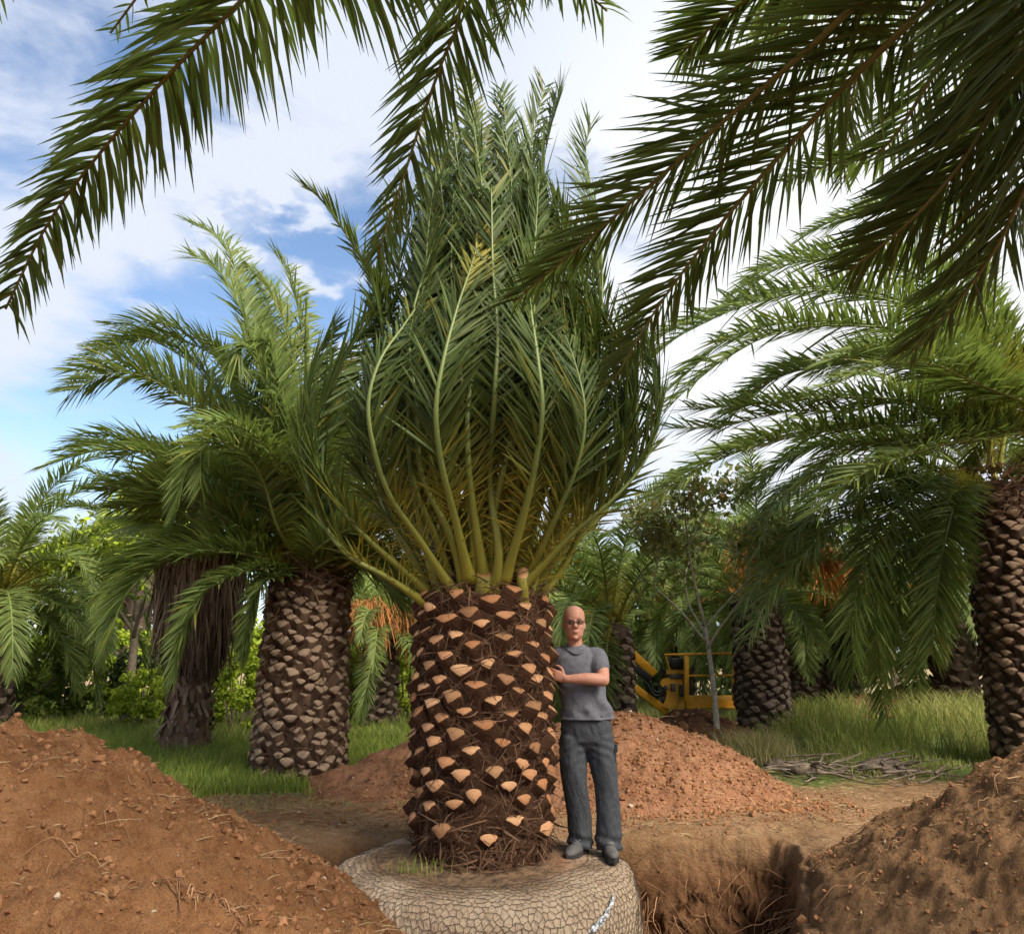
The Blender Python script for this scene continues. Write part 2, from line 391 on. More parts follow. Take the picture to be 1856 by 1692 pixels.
mound('long red soil heap behind the tied palm and the man', M['soil_red'],
      hmax(cone(1.15, 9.1, .92, 1.75, 1.25, 0, 1.05, .2), cone(-.75, 9.3, .52, 1.5, .95, .05, 1.1)), -3.2, 3.4, 7.5, 11, .026, .08, 200)
mound('brown soil heap at the right edge beside the open pit', M['soil_brown'],
      cone(4.35, 4.7, 1.32, 2.35, 2.2, 0, 1.05), 1.2, 7.0, 2.4, 7.6, .024, .09, 300, .12, 1)
mound('small dark soil heap under the yellow lift platform', M['soil_dark'],
      cone(2.75, 12.6, .66, 1.35, 1.0, 0, 1.2), .9, 4.8, 11.2, 14.2, .05, .08, 400)
mound('low reddish soil heap far off beyond the grassy rise', M['soil_red'],
      hmax(cone(9.3, 18.0, 1.05, 2.2, 1.8, 0, 1.1), cone(7.6, 16.8, .72, 1.8, 1.5, 0, 1.1)), 5, 13, 14, 21, .09, .09, 500)

def surf(x, y):
    z = ground_z(x, y)
    for f, b in MOUNDS:
        inside = (x > b[0]) & (x < b[1]) & (y > b[2]) & (y < b[3]); z = np.where(inside, np.maximum(z, f(x, y)), z)
    return z
def build_clods():
    g = np.random.default_rng(3); m = MB()
    ph = (1+5**.5)/2
    ico = nrm(np.array([(-1, ph, 0), (1, ph, 0), (-1, -ph, 0), (1, -ph, 0), (0, -1, ph), (0, 1, ph), (0, -1, -ph), (0, 1, -ph), (ph, 0, -1), (ph, 0, 1), (-ph, 0, -1), (-ph, 0, 1)]))
    F = np.array([(0, 11, 5), (0, 5, 1), (0, 1, 7), (0, 7, 10), (0, 10, 11), (1, 5, 9), (5, 11, 4), (11, 10, 2), (10, 7, 6), (7, 1, 8), (3, 9, 4), (3, 4, 2), (3, 2, 6), (3, 6, 8), (3, 8, 9), (4, 9, 5), (2, 4, 11), (6, 2, 10), (8, 6, 7), (9, 8, 1)])
    specs = [(-4.5, -.5, 3.2, 6.6, 6500, .004, .026), (-1.2, 3.0, 7.6, 9.4, 8000, .005, .024), (.9, 2.6, 7.55, 7.9, 60, .015, .05), (2.0, 4.5, 3.6, 6.4, 3000, .004, .015), (-2.5, 3.4, 7.1, 8.8, 2400, .005, .022), (1.6, 3.8, 11.5, 12.6, 250, .015, .06), (6, 10.5, 15, 17.5, 250, .03, .12), (-1.5, 1.9, 4.5, 7.0, 500, .01, .05)]
    for x0, x1, y0, y1, n, a, b in specs:
        x = g.uniform(x0, x1, n); y = g.uniform(y0, y1, n); s = a*(b/a)**(g.random(n)**2.6)
        if x0 == -1.5: ok = np.hypot(x-BALL[0], y-BALL[1]) > 1.2; x, y, s = x[ok], y[ok], s[ok]; n = len(x)
        z = surf(x, y)
        V = ico[None]*(1 + g.normal(0, .24, (n, 12, 1)))*s[:, None, None]*g.uniform(.7, 1.25, (n, 1, 3))
        V = V + np.stack([x, y, z + s*.25], -1)[:, None]
        FF = F[None] + (np.arange(n)*12)[:, None, None]
        m.add(V.reshape(-1, 3), FF.reshape(-1, 3), 0, np.repeat(g.random((n, 3)), 12, axis=0))
    t = NT('clod'); r, gg, b = t.col()[:3]; n2 = t.noise(30, 4)
    c = t.mix(r, (.165, .072, .031), (.285, .14, .066)); c = t.mix(t.rng(gg, .985, .99), c, (.42, .32, .23)); c = t.mix(t.rng(n2, .5, .8, 0, .6), c, (.09, .04, .02))
    tag(m.build('soil_clods', t.bsdf(c, .95, .1, t.bump(t.noise(90, 5), .8, .01)), smooth=False), 'loose clods and small stones scattered over the dug soil', 'clods', kind='stuff')
build_clods()

def build_roots():
    g = np.random.default_rng(5); m = MB()
    def wig(p, d, L, r, n=9, k=.35, grav=.0):
        P = [np.array(p, float)]; d = nrm(d)
        for i in range(n-1):
            d = nrm(d + g.normal(0, k, 3)*.5 + np.array((0, 0, -grav))); P.append(P[-1] + d*L/(n-1))
        m.tube(crom(P, 16), np.linspace(r, r*.35, 16), 4, 0, (g.random(), g.random(), .5), cap=False)
    for i in range(150):                                        # far and right walls of the pit
        x = g.uniform(.75, 2.3); z = -g.uniform(.22, 1.0)
        d = (g.normal(-.1, .7), -g.uniform(.15, .9), g.normal(-.35, .5)); wig((x, 7.0, z), d, g.uniform(.12, .55), g.uniform(.0018, .005), grav=.12)
    for i in range(170):
        y = g.uniform(5.2, 6.9); z = -g.uniform(.3, 1.0)
        d = (-g.uniform(.5, 1), g.normal(-.25, .45), g.normal(-.25, .3)); wig((1.78+(y-5.3)*.36, y, z), d, g.uniform(.15, .6), g.uniform(.0018, .005), grav=.08)
    for i in range(60):
        a = g.uniform(2.0, 3.6); wig((TRX+1.35*cos(a)*1.05, TRY+.9*sin(a), -g.uniform(.1, .6)), (g.normal(0, .4), -.6, g.normal(-.2, .3)), g.uniform(.15, .5), g.uniform(.002, .005))
    tag(m.build('exposed_roots', root_m), 'thin pale roots hanging out of the cut walls of the pit', 'roots', kind='stuff')
    m = MB()
    def lay(x, y, a, L, r):
        n = 10; P = []
        for i in range(n):
            P.append((x, y, 0)); a += g.normal(0, .35); x += cos(a)*L/(n-1); y += sin(a)*L/(n-1)
        P = np.array(P); P[:, 2] = surf(P[:, 0], P[:, 1]) + g.uniform(.0, .03, n)
        m.tube(crom(P, 20), np.linspace(r, r*.4, 20), 4, 0, (g.random(), g.random(), .5), cap=False)
    for i in range(34): lay(g.uniform(-3, -.7), g.uniform(3.6, 5.6), g.uniform(0, 6.3), g.uniform(.1, .45), g.uniform(.0015, .0035))
    for i in range(30): lay(-1.35+g.normal(0, .12), 3.75+g.normal(0, .1), g.uniform(0, 6.3), g.uniform(.1, .25), g.uniform(.002, .005))
    for i in range(35): lay(g.uniform(2.1, 3.6), g.uniform(4.2, 6.2), g.uniform(0, 6.3), g.uniform(.1, .5), g.uniform(.002, .004))
    for i in range(40): lay(g.uniform(-2.4, 2.6), g.uniform(7.2, 8.3), g.uniform(-.3, .3), g.uniform(.1, .5), g.uniform(.0015, .004))
    tag(m.build('loose_roots', root_m), 'broken root ends lying on the dug soil', 'roots', kind='stuff')
t = NT('root'); r, gg, b = t.col()[:3]; root_m = t.bsdf(t.mix(r, (.13, .06, .03), (.36, .20, .10)), .8, .2)
build_roots()

# ------------------------------------------------------------------ palm fronds
def frond(P, up, m_leaf, m_rach, n=80, L=.5, w=.014, seed=0, t0=.17, ang=(62, 26), vee=28, droop=.16, fold=True, spines=True, rr=(.034, .005), k=4, down=(0, 0, -1), yel=.0, prof=None, flatten=.75, asym=(1, 1), npts=48, vj=13, twist=0.0, nsp=3, tipy=0.0):
    """leaflets into m_leaf, midrib into m_rach"""
    g = np.random.default_rng(seed+17)
    pts = crom(P, npts); T, N_, S = frames(pts, up); Ltot = np.linalg.norm(np.diff(pts, axis=0), axis=1).sum()
    s_ = np.linspace(0, 1, npts)
    if twist: ca_, sa_ = np.cos(twist*s_)[:, None], np.sin(twist*s_)[:, None]; N_, S = N_*ca_ + S*sa_, S*ca_ - N_*sa_
    rad = rr[1] + (rr[0]-rr[1])*(1-s_)**1.3 + .9*rr[0]*np.exp(-s_/.05)
    colr = np.stack([np.clip(1-s_*3.2, 0, 1), s_, s_], -1)
    m_rach.tube(pts, rad, 6, 0 if m_rach is not m_leaf else 1, colr, up=up, flat=flatten)
    t = np.linspace(t0, .995, n) if n else np.zeros(0)
    parts = []
    for sd in (-1, 1):
        tt = np.clip(t + g.normal(0, .004, n), 0, 1); parts.append((tt, np.full(n, sd)))
    tt = np.concatenate([p[0] for p in parts]); side = np.concatenate([p[1] for p in parts]).astype(float)
    u = (tt-t0)/(1-t0)
    lp = np.interp(u, (0, .12, .3, .55, .8, 1), (.5, .85, 1, .95, .7, .32)) if prof is None else np.interp(u, *prof)
    len_ = L*lp*g.uniform(.85, 1.1, len(tt)); yell = np.clip(yel + .55*np.exp(-u/.07) + g.normal(0, .05, len(tt)) + .35*(g.random(len(tt)) < .05) + tipy*np.clip((u-.55)/.4, 0, 1), 0, 1)
    al = np.radians(ang[0] + (ang[1]-ang[0])*u + g.normal(0, 6, len(tt))); be = np.radians(vee + g.normal(0, vj, len(tt)))
    len_ = len_*np.where(side < 0, asym[0], asym[1]); wid = np.full(len(tt), w)*g.uniform(.8, 1.15, len(tt))*np.interp(u, (0, .1, .8, 1), (.7, 1, .9, .6))
    if spines:
        ns = max(6, n//nsp); ts = np.linspace(.05, t0+.03, ns); tt = np.concatenate((tt, ts, ts)); side = np.concatenate((side, -np.ones(ns), np.ones(ns)))
        len_ = np.concatenate((len_, g.uniform(.22, .55, 2*ns)*L)); yell = np.concatenate((yell, g.uniform(.6, 1, 2*ns)))
        al = np.concatenate((al, np.radians(g.uniform(30, 80, 2*ns)))); be = np.concatenate((be, np.radians(g.uniform(10, 75, 2*ns)))); wid = np.concatenate((wid, np.full(2*ns, w*.4)))
    fi = tt*(npts-1); i0 = np.clip(fi.astype(int), 0, npts-2); fr = (fi-i0)[:, None]
    ip = lambda A: A[i0]*(1-fr) + A[i0+1]*fr
    B = ip(pts); t_, n_, s__ = nrm(ip(T)), nrm(ip(N_)), nrm(ip(S))
    D = t_*np.cos(al)[:, None] + np.sin(al)[:, None]*(s__*(side*np.cos(be))[:, None] + n_*np.sin(be)[:, None])
    D = nrm(D + g.normal(0, .035, D.shape))
    uu = np.linspace(0, 1, k); dn = np.asarray(down, float); dr = droop*g.uniform(.5, 1.5, len(tt))
    Pp = B[:, None] + D[:, None]*(uu*1.0)[None, :, None]*len_[:, None, None] + dn[None, None]*(uu**2)[None, :, None]*(dr*len_)[:, None, None]
    Wd = nrm(t_ - D*np.sum(t_*D, 1, keepdims=True)); Nl = np.cross(D, Wd); ro = g.normal(0, .35, len(tt))
    Wd = Wd*np.cos(ro)[:, None] + Nl*np.sin(ro)[:, None]
    wp = np.interp(uu, (0, .15, .45, .8, 1), (.55, .9, 1, .6, .06))
    W = Wd[:, None]*(wp[None, :, None]*wid[:, None, None])
    fo = None
    if fold: Nl = np.cross(D, Wd); fo = -(Nl[:, None]*(wp[None, :, None]*wid[:, None, None])*.55)
    c = np.stack([yell, g.random(len(tt)), u if not spines else np.zeros(len(tt))], -1)
    m_leaf.ribbons(Pp, W, 0, c, fo)

def arch(L, elev, bend, n=7, side=0.0, g=None):
    """rachis from the origin in the +X direction; elevation falls by bend degrees along it"""
    P = [np.zeros(3)]; e = R(elev)
    for i in range(n-1):
        f = (i+.5)/(n-1); a = e - R(bend)*(f**1.5); P.append(P[-1] + np.array((cos(a), side*f, sin(a)))*L/(n-1))
    return np.array(P)

# main trunk pieces
def fibre_mat(name, a, b):
    t = NT(name); n = t.noise(10, 5, .65, sc=(1, 1, .35)); n2 = t.noise(60, 4, .7)
    c = t.mix(t.rng(n, .3, .7), a, b); c = t.mix(t.rng(n2, .5, .8, 0, .6), c, tuple(v*.4 for v in a))
    return t.bsdf(c, .95, .1, t.bump(n2, .8, .02))
M['fibre'] = fibre_mat('trunk_fibre', (.050, .024, .013), (.125, .062, .034))
M['fibre_grey'] = fibre_mat('old_trunk', (.085, .050, .030), (.20, .125, .08))
M['fibre_dark'] = fibre_mat('dark_trunk', (.045, .030, .022), (.13, .09, .065))
t = NT('strand'); r, gg, b = t.col()[:3]; M['strand'] = t.bsdf(t.mix(r, (.045, .020, .010), (.23, .13, .075)), .9, .15)
def cut_mat(name, a, b, c):
    t = NT(name); oi = t.n('ShaderNodeObjectInfo'); n = t.noise(26, 5, .65); n2 = t.noise(9, 4, .6, dist=1.2)
    col = t.mix(oi.outputs['Random'], a, b); col = t.mix(t.rng(n, .52, .75, 0, .6), col, c); col = t.mix(t.rng(n2, .56, .68, 0, .85), col, tuple(v*.35 for v in c))
    return t.bsdf(col, .85, .15, t.bump(n, .6, .01))
M['cut'] = cut_mat('fresh_cut', (.36, .155, .065), (.58, .32, .16), (.26, .11, .045))
M['cut_old'] = cut_mat('old_cut', (.24, .11, .05), (.36, .19, .09), (.10, .045, .02))
M['cut_dark'] = cut_mat('dark_cut', (.12, .085, .06), (.19, .14, .10), (.06, .042, .03))
M['cut_grey'] = cut_mat('weathered_cut', (.25, .165, .105), (.36, .26, .175), (.13, .08, .05))

def stub_mesh(name, mats, seed, w=.155, h=.10, out=.105, rise=.10, tilt=35, base=1.35, rag=.05):
    g = np.random.default_rng(seed); n = 16; a = np.arange(n)*2*pi/n
    ca, sa = np.cos(a), np.sin(a)
    lens = np.stack([ca, np.where(sa > 0, .36*sa, -.64*(1-np.abs(ca)**1.15))], -1)*(1 + g.normal(0, rag, (n, 1)))
    rnd = np.stack([ca, sa*.6], -1)
    T_ = R(tilt); nv = np.array((cos(T_), 0, sin(T_))); vv = np.array((-sin(T_), 0, cos(T_)))
    cut = np.array((out, 0, rise))
    V = []
    for f, sc_, blend in ((0, base, 0), (.45, 1.15, .6), (.8, 1.04, 1), (.97, 1.0, 1), (1.0, .95, 1)):
        sh = rnd*(1-blend) + lens*blend; c = np.array((-.07, 0, -.10))*(1-f) + cut*f
        ax = nrm(vv*f + np.array((0, 0, 1))*(1-f))
        V.append(c[None] + np.array((0, 1, 0))[None]*(sh[:, :1]*w/2*sc_) + ax[None]*(sh[:, 1:]*h*sc_) + (g.normal(0, .004, (n, 3)) if f < .9 else 0))
    V.append((cut + nv*.003 + vv*(-.008))[None])
    m = MB(); k = 5; i = np.arange(k-1)[:, None]*n + np.arange(n)[None]; j = np.arange(k-1)[:, None]*n + (np.arange(n)[None]+1) % n
    m.add(np.concatenate(V), np.stack([i, j, j+n, i+n], -1).reshape(-1, 4), 0)
    q = np.arange(n) + (k-1)*n
    m.f.append(np.stack([q, np.roll(q, -1), np.full(n, k*n)], -1)); m.mi.append(np.full(n, 1))
    return m, m.mesh(name, mats, True)

def trunk_mb(r0, r1, h, n=40, bumps=.05, seed=0, k=26, flare=0):
    z = np.linspace(-.06, h, k); r = r0 + (r1-r0)*np.linspace(0, 1, k) + flare*np.exp(-np.maximum(z, 0)/.25); prof = np.stack([r, z], -1)
    prof = np.vstack([prof, (r1*.7, h+.06), (.01, h+.10)])
    m = MB(); m.lathe(prof, n, 0, (.5, .5, .5), lambda r, z, A: (r*(1 + bumps*2*fbm(A*6, z*9, seed, 3)), z)); return m
def strands(m, n, r0, r1, z0, z1, seed, L=.16, w=.0035, down=.4, off=.02, mat=0):
    g = np.random.default_rng(seed); a = g.uniform(0, 2*pi, n); z = g.uniform(z0, z1, n); r = np.interp(z, (z0, z1), (r0, r1)) + g.uniform(-.02, off, n)
    er = np.stack([np.cos(a), np.sin(a), 0*a], -1); et = np.stack([-np.sin(a), np.cos(a), 0*a], -1); ez = np.array((0, 0, 1.))
    P0 = er*r[:, None] + ez*z[:, None]
    D = nrm(et*g.normal(0, 1, (n, 1)) + ez*g.normal(-down, .6, (n, 1)) + er*g.uniform(0, .5, (n, 1)))
    k = 4; uu = np.linspace(0, 1, k); len_ = L*g.uniform(.4, 1.5, n)
    curl = g.normal(0, .45, (n, 1))*et + g.normal(-.2, .4, (n, 1))*ez - er*.25
    P = P0[:, None] + D[:, None]*uu[None, :, None]*len_[:, None, None] + curl[:, None]*(uu**2)[None, :, None]*len_[:, None, None]
    W = nrm(np.cross(D, er))[:, None]*(np.array((1, .9, .7, .2))[None, :, None]*w*g.uniform(.5, 1.7, (n, 1, 1)))
    m.ribbons(P, W, mat, np.stack([g.random(n)**2, g.random(n), g.random(n)], -1))

# ------------------------------------------------------------------ the tied palm, lifted with its root ball
palm = empty('canary_palm', (TRX, TRY, 0), 'huge palm with its crown gathered up, standing on a netted root ball in the pit', 'palm tree')
TH = 1.84
trunk = trunk_mb(.475, .475, TH, 56, .05, 5).build('trunk', M['fibre'], palm)
sm = MB(); strands(sm, 5200, .48, .49, .02, TH+.1, 9, .15, .0032); strands(sm, 650, .47, .48, -.02, .28, 10, .15, .006, .3, .03); strands(sm, 700, .40, .30, TH-.05, TH+.35, 11, .22, .006, -.3, .05)
sm.build('fibre', M['strand'], trunk)
STUBS = [stub_mesh('leaf_stub', [M['fibre'], M['cut'] if i not in (3, 7) else M['cut_old']], 50+i, .128+.010*(i % 3), .080+.007*(i % 4), .048+.010*(i % 2), .05, (40, 33, 46, 28, 38)[i % 5], 1.4, .06) for i in range(10)]
def place_stubs():
    g = np.random.default_rng(12); rest = MB(); n = 212; ga = pi*(3-5**.5)
    for i in range(n):
        z = .20 + (TH-.20)*i/n + g.normal(0, .009); a = i*ga + g.normal(0, .04); s = g.uniform(.84, 1.12)
        low = z < .55
        if low and g.random() < .18: continue
        mbv, me = STUBS[i % 10]; r = .475; tl = R(-14 if z < .7 else 0) + g.normal(0, .10)
        front = cos(a+pi/2) > .05
        if front:
            o = bpy.data.objects.new('leaf_stub', me); C.objects.link(o); o.parent = trunk
            o.location = (r*cos(a), r*sin(a), z); o.rotation_euler = (g.normal(0, .12), -tl if False else tl*-1, a); o.scale = (s, s*g.uniform(.9, 1.2), s*g.uniform(.85, 1.1))
        else:
            Rm = rotz(a); V = np.concatenate(mbv.v)*s; V = V@Rm.T + np.array((r*cos(a), r*sin(a), z))
            n0 = rest.n; rest.add(V, mbv.f[0], 0); rest.f.append(mbv.f[1]+n0); rest.mi.append(np.full(len(mbv.f[1]), 1))
    o = rest.build('leaf_stub', [M['fibre'], M['cut']], trunk); tag(o, kind='stuff')
place_stubs()
# the tall fresh stub in front of the crown
def tall_stub(x, y_out, w, label=None):
    m = MB(); p0 = np.array((x, -y_out, TH-.10)); p1 = p0 + np.array((.005, -.02, .13)); p2 = p1 + np.array((.005, -.035, .13))
    nn = nrm(np.array((0, -.75, .6)))
    m.loft([(p0, (w*.75, 0, 0), (0, .05, 0)), (p1, (w*.55, 0, 0), (0, .045, 0)), (p2, (w*.5, 0, 0), (0, .03, .045))], 14, 0, (1, .2, .2))
    m.f[-1] = m.f[-1]; m.mi[-1] = np.array([1])
    o = m.build('petiole_stub', [M['rachis'], M['cut']], palm)
tall_stub(.02, .40, .135); tall_stub(.29, .33, .085)

def ball_disp(r, z, A):
    return r*(1 + .035*fbm(A*2.5, z*2.5, 71, 3) + .012*fbm(A*9, z*9, 72, 3)), z + .03*fbm(r*3*np.cos(A), r*3*np.sin(A), 73, 4)*np.where(r < 1.08, 1, .3)
BPROF = [(.01, .035), (.3, .03), (.5, .03), (.62, .02), (.74, .012), (.84, .0), (.92, -.015), (.98, -.035), (1.03, -.065), (1.065, -.105), (1.09, -.16), (1.105, -.23), (1.11, -.32), (1.112, -.42), (1.11, -.52), (1.1, -.62), (1.08, -.74), (1.05, -.86), (1.0, -.98), (.9, -1.08)]
def ball_mat():
    t = NT('burlap'); n1 = t.noise(2.2, 5); n2 = t.noise(14, 6, .65); n3 = t.noise(70, 4, .7); P = t.n('ShaderNodeSeparateXYZ'); t.l(t.coord(), P.inputs[0])
    rr = t.n('ShaderNodeVectorMath'); rr.operation = 'LENGTH'; cm = t.n('ShaderNodeCombineXYZ'); t.l(P.outputs[0], cm.inputs[0]); t.l(P.outputs[1], cm.inputs[1]); t.l(cm.outputs[0], rr.inputs[0])
    cloth = t.mix(t.rng(n1, .35, .65), (.37, .27, .18), (.46, .35, .24)); cloth = t.mix(t.rng(n2, .45, .75, 0, .55), cloth, (.20, .12, .065))
    topc = t.mix(t.rng(n2, .35, .65), (.25, .155, .085), (.085, .055, .035)); topc = t.mix(t.rng(n1, .5, .7), topc, (.30, .15, .085))
    e = t.math('ADD', rr.outputs['Value'], t.math('MULTIPLY', t.rng(n1, 0, 1, -1, 1), .28)); e = t.math('ADD', e, t.math('MULTIPLY', t.rng(n2, 0, 1, -1, 1), .16))
    up = t.rng(P.outputs[2], -.13, -.08)
    f = t.math('MULTIPLY', t.rng(e, .90, .72), up)
    c = t.mix(f, cloth, topc)
    # creases of the wire drawn tight round the cloth
    mp = t.n('ShaderNodeMapping'); t.l(t.coord(), mp.inputs[0]); d = t.n('ShaderNodeTexNoise'); d.inputs['Scale'].default_value = 5; t.l(mp.outputs[0], d.inputs[0])
    ad = t.n('ShaderNodeMix'); ad.data_type = 'VECTOR'; ad.inputs[0].default_value = .06; t.l(mp.outputs[0], ad.inputs[4]); t.l(d.outputs['Color'], ad.inputs[5])
    v = t.n('ShaderNodeTexVoronoi'); v.feature = 'DISTANCE_TO_EDGE'; v.inputs['Scale'].default_value = 23; t.l(ad.outputs[1], v.inputs[0])
    cr = t.rng(v.outputs['Distance'], .0, .10)
    h = t.bump(n3, .5, .01); h = t.bump(n2, .8, .04, h); h = t.bump(t.noise(6, 4, .6, sc=(1, 1, .3), dist=1.0), .7, .08, h)
    return t.bsdf(c, .95, .1, h)
bm_ = MB(); bm_.lathe(BPROF, 120, 0, (.5, .5, .5), ball_disp); ball = bm_.build('root_ball', ball_mat(), palm)
def netting():
    m = MB(); g = np.random.default_rng(8); prof = np.array(BPROF)[4:]; L_ = np.concatenate(([0], np.cumsum(np.linalg.norm(np.diff(prof, axis=0), axis=1))))
    cols = 150; cell = 2*pi*1.1/cols; rows = int(L_[-1]/(cell*.87)); jit = {}
    def pos(i, j, lx, ly):
        key = (round(lx*6) % (cols*6), round(ly*60))
        if key not in jit: jit[key] = g.normal(0, .16, 2)
        q = jit[key]; s = (ly+q[1])*cell; a = (lx+q[0])*2*pi/cols
        r = np.interp(s, L_, prof[:, 0]); z = np.interp(s, L_, prof[:, 1]); rr, zz = ball_disp(np.array([r]), np.array([z]), np.array([a]))
        return np.array(((rr[0]+.006)*cos(a), (rr[0]+.006)*sin(a), zz[0]+.004))
    P = []
    for j in range(rows):
        for i in range(cols):
            cx = i + .5*(j % 2); cy = j*.87
            a, b, c, d = (cx, cy-.29), (cx+.5, cy+.0-.29+.29-.0), (cx+.5, cy+.29), (cx, cy-.58)
            A = pos(0, 0, cx, cy); B = pos(0, 0, cx+.5, cy+.29); D = pos(0, 0, cx-.5, cy+.29); E = pos(0, 0, cx, cy-.56 if False else cy-.58+.0)
            P += [(A, B), (A, D), (A, E)]
    P = np.array([p for p in P]); 
    ang = np.arctan2(P[:, 0, 1], P[:, 0, 0]); keep = np.sin(ang) < .45; P = P[keep]
    D = P[:, 1]-P[:, 0]; ok = np.linalg.norm(D, axis=1) < .11; P = P[ok]; D = nrm(D[ok]); er = nrm(P.mean(1)*np.array((1, 1, .4)))
    s_ = np.cross(D, er); q = .0017
    for w1, w2 in ((s_, er), (er, s_)): m.ribbons(P, np.repeat((w1*q)[:, None], 2, 1), 0)
    m.build('wire_netting', plain('rusty_wire', (.075, .052, .038), .7, .3), ball)
netting()

# fronds of the tied crown
def tied_frond(theta, Rb, ztop, rt, seed, n=74, L=.50, drift=0, base_r=.30, z0=TH-.06, kink=1.0):
    g = np.random.default_rng(seed)
    ctrl = [(base_r, z0), (base_r*.6+Rb*.38, z0+.42), (Rb*.86, z0+.92), (Rb*1.0, z0+1.45), (Rb*.96, z0+1.95), (Rb*.76+rt*.1, z0+2.55*kink), (Rb*.45+rt*.55, z0+3.3*kink), (rt, ztop)]
    P = []
    for i, (r, z) in enumerate(ctrl):
        a = theta + drift*(i/7)**1.5 + g.normal(0, .05); rr_ = r*(1+g.normal(0, .07)); P.append((rr_*cos(a), rr_*sin(a), z+g.normal(0, .04)))
    return np.array(P)
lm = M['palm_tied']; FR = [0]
def add_frond(par, P, up, matl, matr, origin=(0, 0, 0), **kw):
    FR[0] += 1; ml = MB(); mr = MB(); frond(np.asarray(P)-np.asarray(origin), up, ml, mr, seed=FR[0]*31+5, **kw)
    o = ml.build('frond', matl, par); mr.build('midrib', matr, o); return o
def tied_crown():
    g = np.random.default_rng(77); K = dict(ang=(47, 24), vee=24, droop=.06, w=.0135, t0=.20, rr=(.034, .003), L=.58, vj=15, nsp=6, prof=((0, .12, .3, .55, .8, 1), (.5, .85, 1, .92, .74, .52)))
    O = np.array((TRX, TRY, 0))
    def ex(pp, upv=None, **kw):
        P = np.array([px(*q) for q in pp]) - O; c = P[len(P)//2]; u = upv if upv is not None else (-c[0], -c[1], .25)
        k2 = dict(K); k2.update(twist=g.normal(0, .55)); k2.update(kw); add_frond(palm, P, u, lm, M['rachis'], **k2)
    # the fronds one can follow in front
    ex([(826, 1078, 5.72), (765, 985, 5.55), (705, 895, 5.35), (675, 800, 5.2), (668, 725, 5.15), (690, 650, 5.2), (735, 585, 5.35), (790, 500, 5.55), (815, 410, 5.75)], n=110, tipy=.35, asym=(1, .8))
    ex([(852, 1055, 5.66), (826, 945, 5.4), (800, 840, 5.15), (790, 745, 5.0), (803, 655, 5.0), (828, 560, 5.12), (858, 470, 5.3), (874, 405, 5.5)], n=110, tipy=.75, ang=(44, 14))
    ex([(912, 1058, 5.66), (945, 950, 5.4), (970, 840, 5.18), (983, 740, 5.05), (975, 650, 5.1), (962, 560, 5.25), (952, 470, 5.45), (950, 380, 5.7)], n=110)
    ex([(780, 1075, 5.85), (660, 970, 5.6), (592, 885, 5.5), (568, 815, 5.5), (577, 750, 5.5), (612, 665, 5.6), (665, 590, 5.8), (705, 520, 6.0)], n=105)
    ex([(775, 1095, 5.85), (700, 1045, 5.65), (625, 1000, 5.55), (570, 915, 5.6), (545, 810, 5.7), (555, 700, 5.8), (600, 590, 6.0)], n=100)
    ex([(945, 1065, 5.75), (1040, 965, 5.55), (1110, 905, 5.5), (1165, 840, 5.55), (1195, 760, 5.65), (1190, 660, 5.8), (1150, 560, 6.0)], n=100)
    ex([(955, 1050, 5.8), (1010, 930, 5.5), (1050, 830, 5.3), (1060, 740, 5.25), (1040, 650, 5.35), (1010, 570, 5.5)], n=100)
    ex([(935, 1040, 5.9), (1030, 950, 5.7), (1110, 850, 5.6), (1152, 750, 5.6), (1152, 680, 5.65), (1120, 610, 5.8), (1040, 540, 6.0)], n=100)
    ex([(880, 1060, 5.68), (860, 940, 5.45), (848, 830, 5.3), (850, 720, 5.3), (870, 600, 5.5), (890, 480, 5.7), (895, 350, 5.9)], n=100)
    ex([(720, 600, 6.1), (690, 540, 5.9), (655, 470, 5.7), (610, 400, 5.6), (575, 355, 5.6), (548, 335, 5.6)], upv=(.3, -.2, .9), n=62, L=.34, t0=.02, spines=False, vee=15, rr=(.016, .004), ang=(58, 30))
    ex([(820, 1000, 5.8), (770, 780, 5.5), (760, 600, 5.6), (790, 430, 5.7), (800, 320, 5.9), (840, 235, 6.0)], n=105)
    ex([(940, 1000, 5.8), (1000, 800, 5.5), (1030, 620, 5.6), (990, 440, 5.8), (985, 300, 6.0), (1015, 165, 6.2)], n=105)
    ex([(900, 1000, 5.8), (930, 700, 5.5), (920, 480, 5.6), (945, 330, 5.8), (970, 230, 6.0), (988, 155, 6.1)], n=105)
    ex([(860, 900, 5.8), (850, 600, 5.6), (845, 420, 5.6), (850, 300, 5.8), (852, 210, 6.0), (845, 140, 6.1)], n=105, yel=.12)
    ex([(880, 900, 5.8), (890, 600, 5.7), (895, 420, 5.7), (900, 300, 5.9), (905, 240, 6.0), (900, 175, 6.1)], n=100)
    ex([(1000, 900, 6.0), (1080, 650, 5.9), (1090, 450, 6.0), (1070, 330, 6.1), (1062, 270, 6.2), (1072, 225, 6.2)], n=100)
    N_ = 54
    for i in range(N_):
        th = i*2.39996 + g.normal(0, .1); f = (i+.5)/N_
        Rb = (1.30*math.sqrt(1-f)*.72 + .28)*g.uniform(.85, 1.1); zt = 5.0 + 1.15*f + g.uniform(-.6, .3); rt = g.uniform(.25, .78)*(1.1-.4*f)
        if sin(th) < -.1: Rb *= .78
        P = tied_frond(th, Rb, zt, rt, 900+i, drift=g.normal(0, .5), base_r=.36-.22*f, z0=TH-.12+.25*f)
        k2 = dict(K); k2.update(n=84, L=g.uniform(.48, .66), fold=False, twist=g.normal(0, .8), asym=(g.uniform(.6, 1), g.uniform(.6, 1)))
        q_ = 1 if g.random() < .7 else -.4
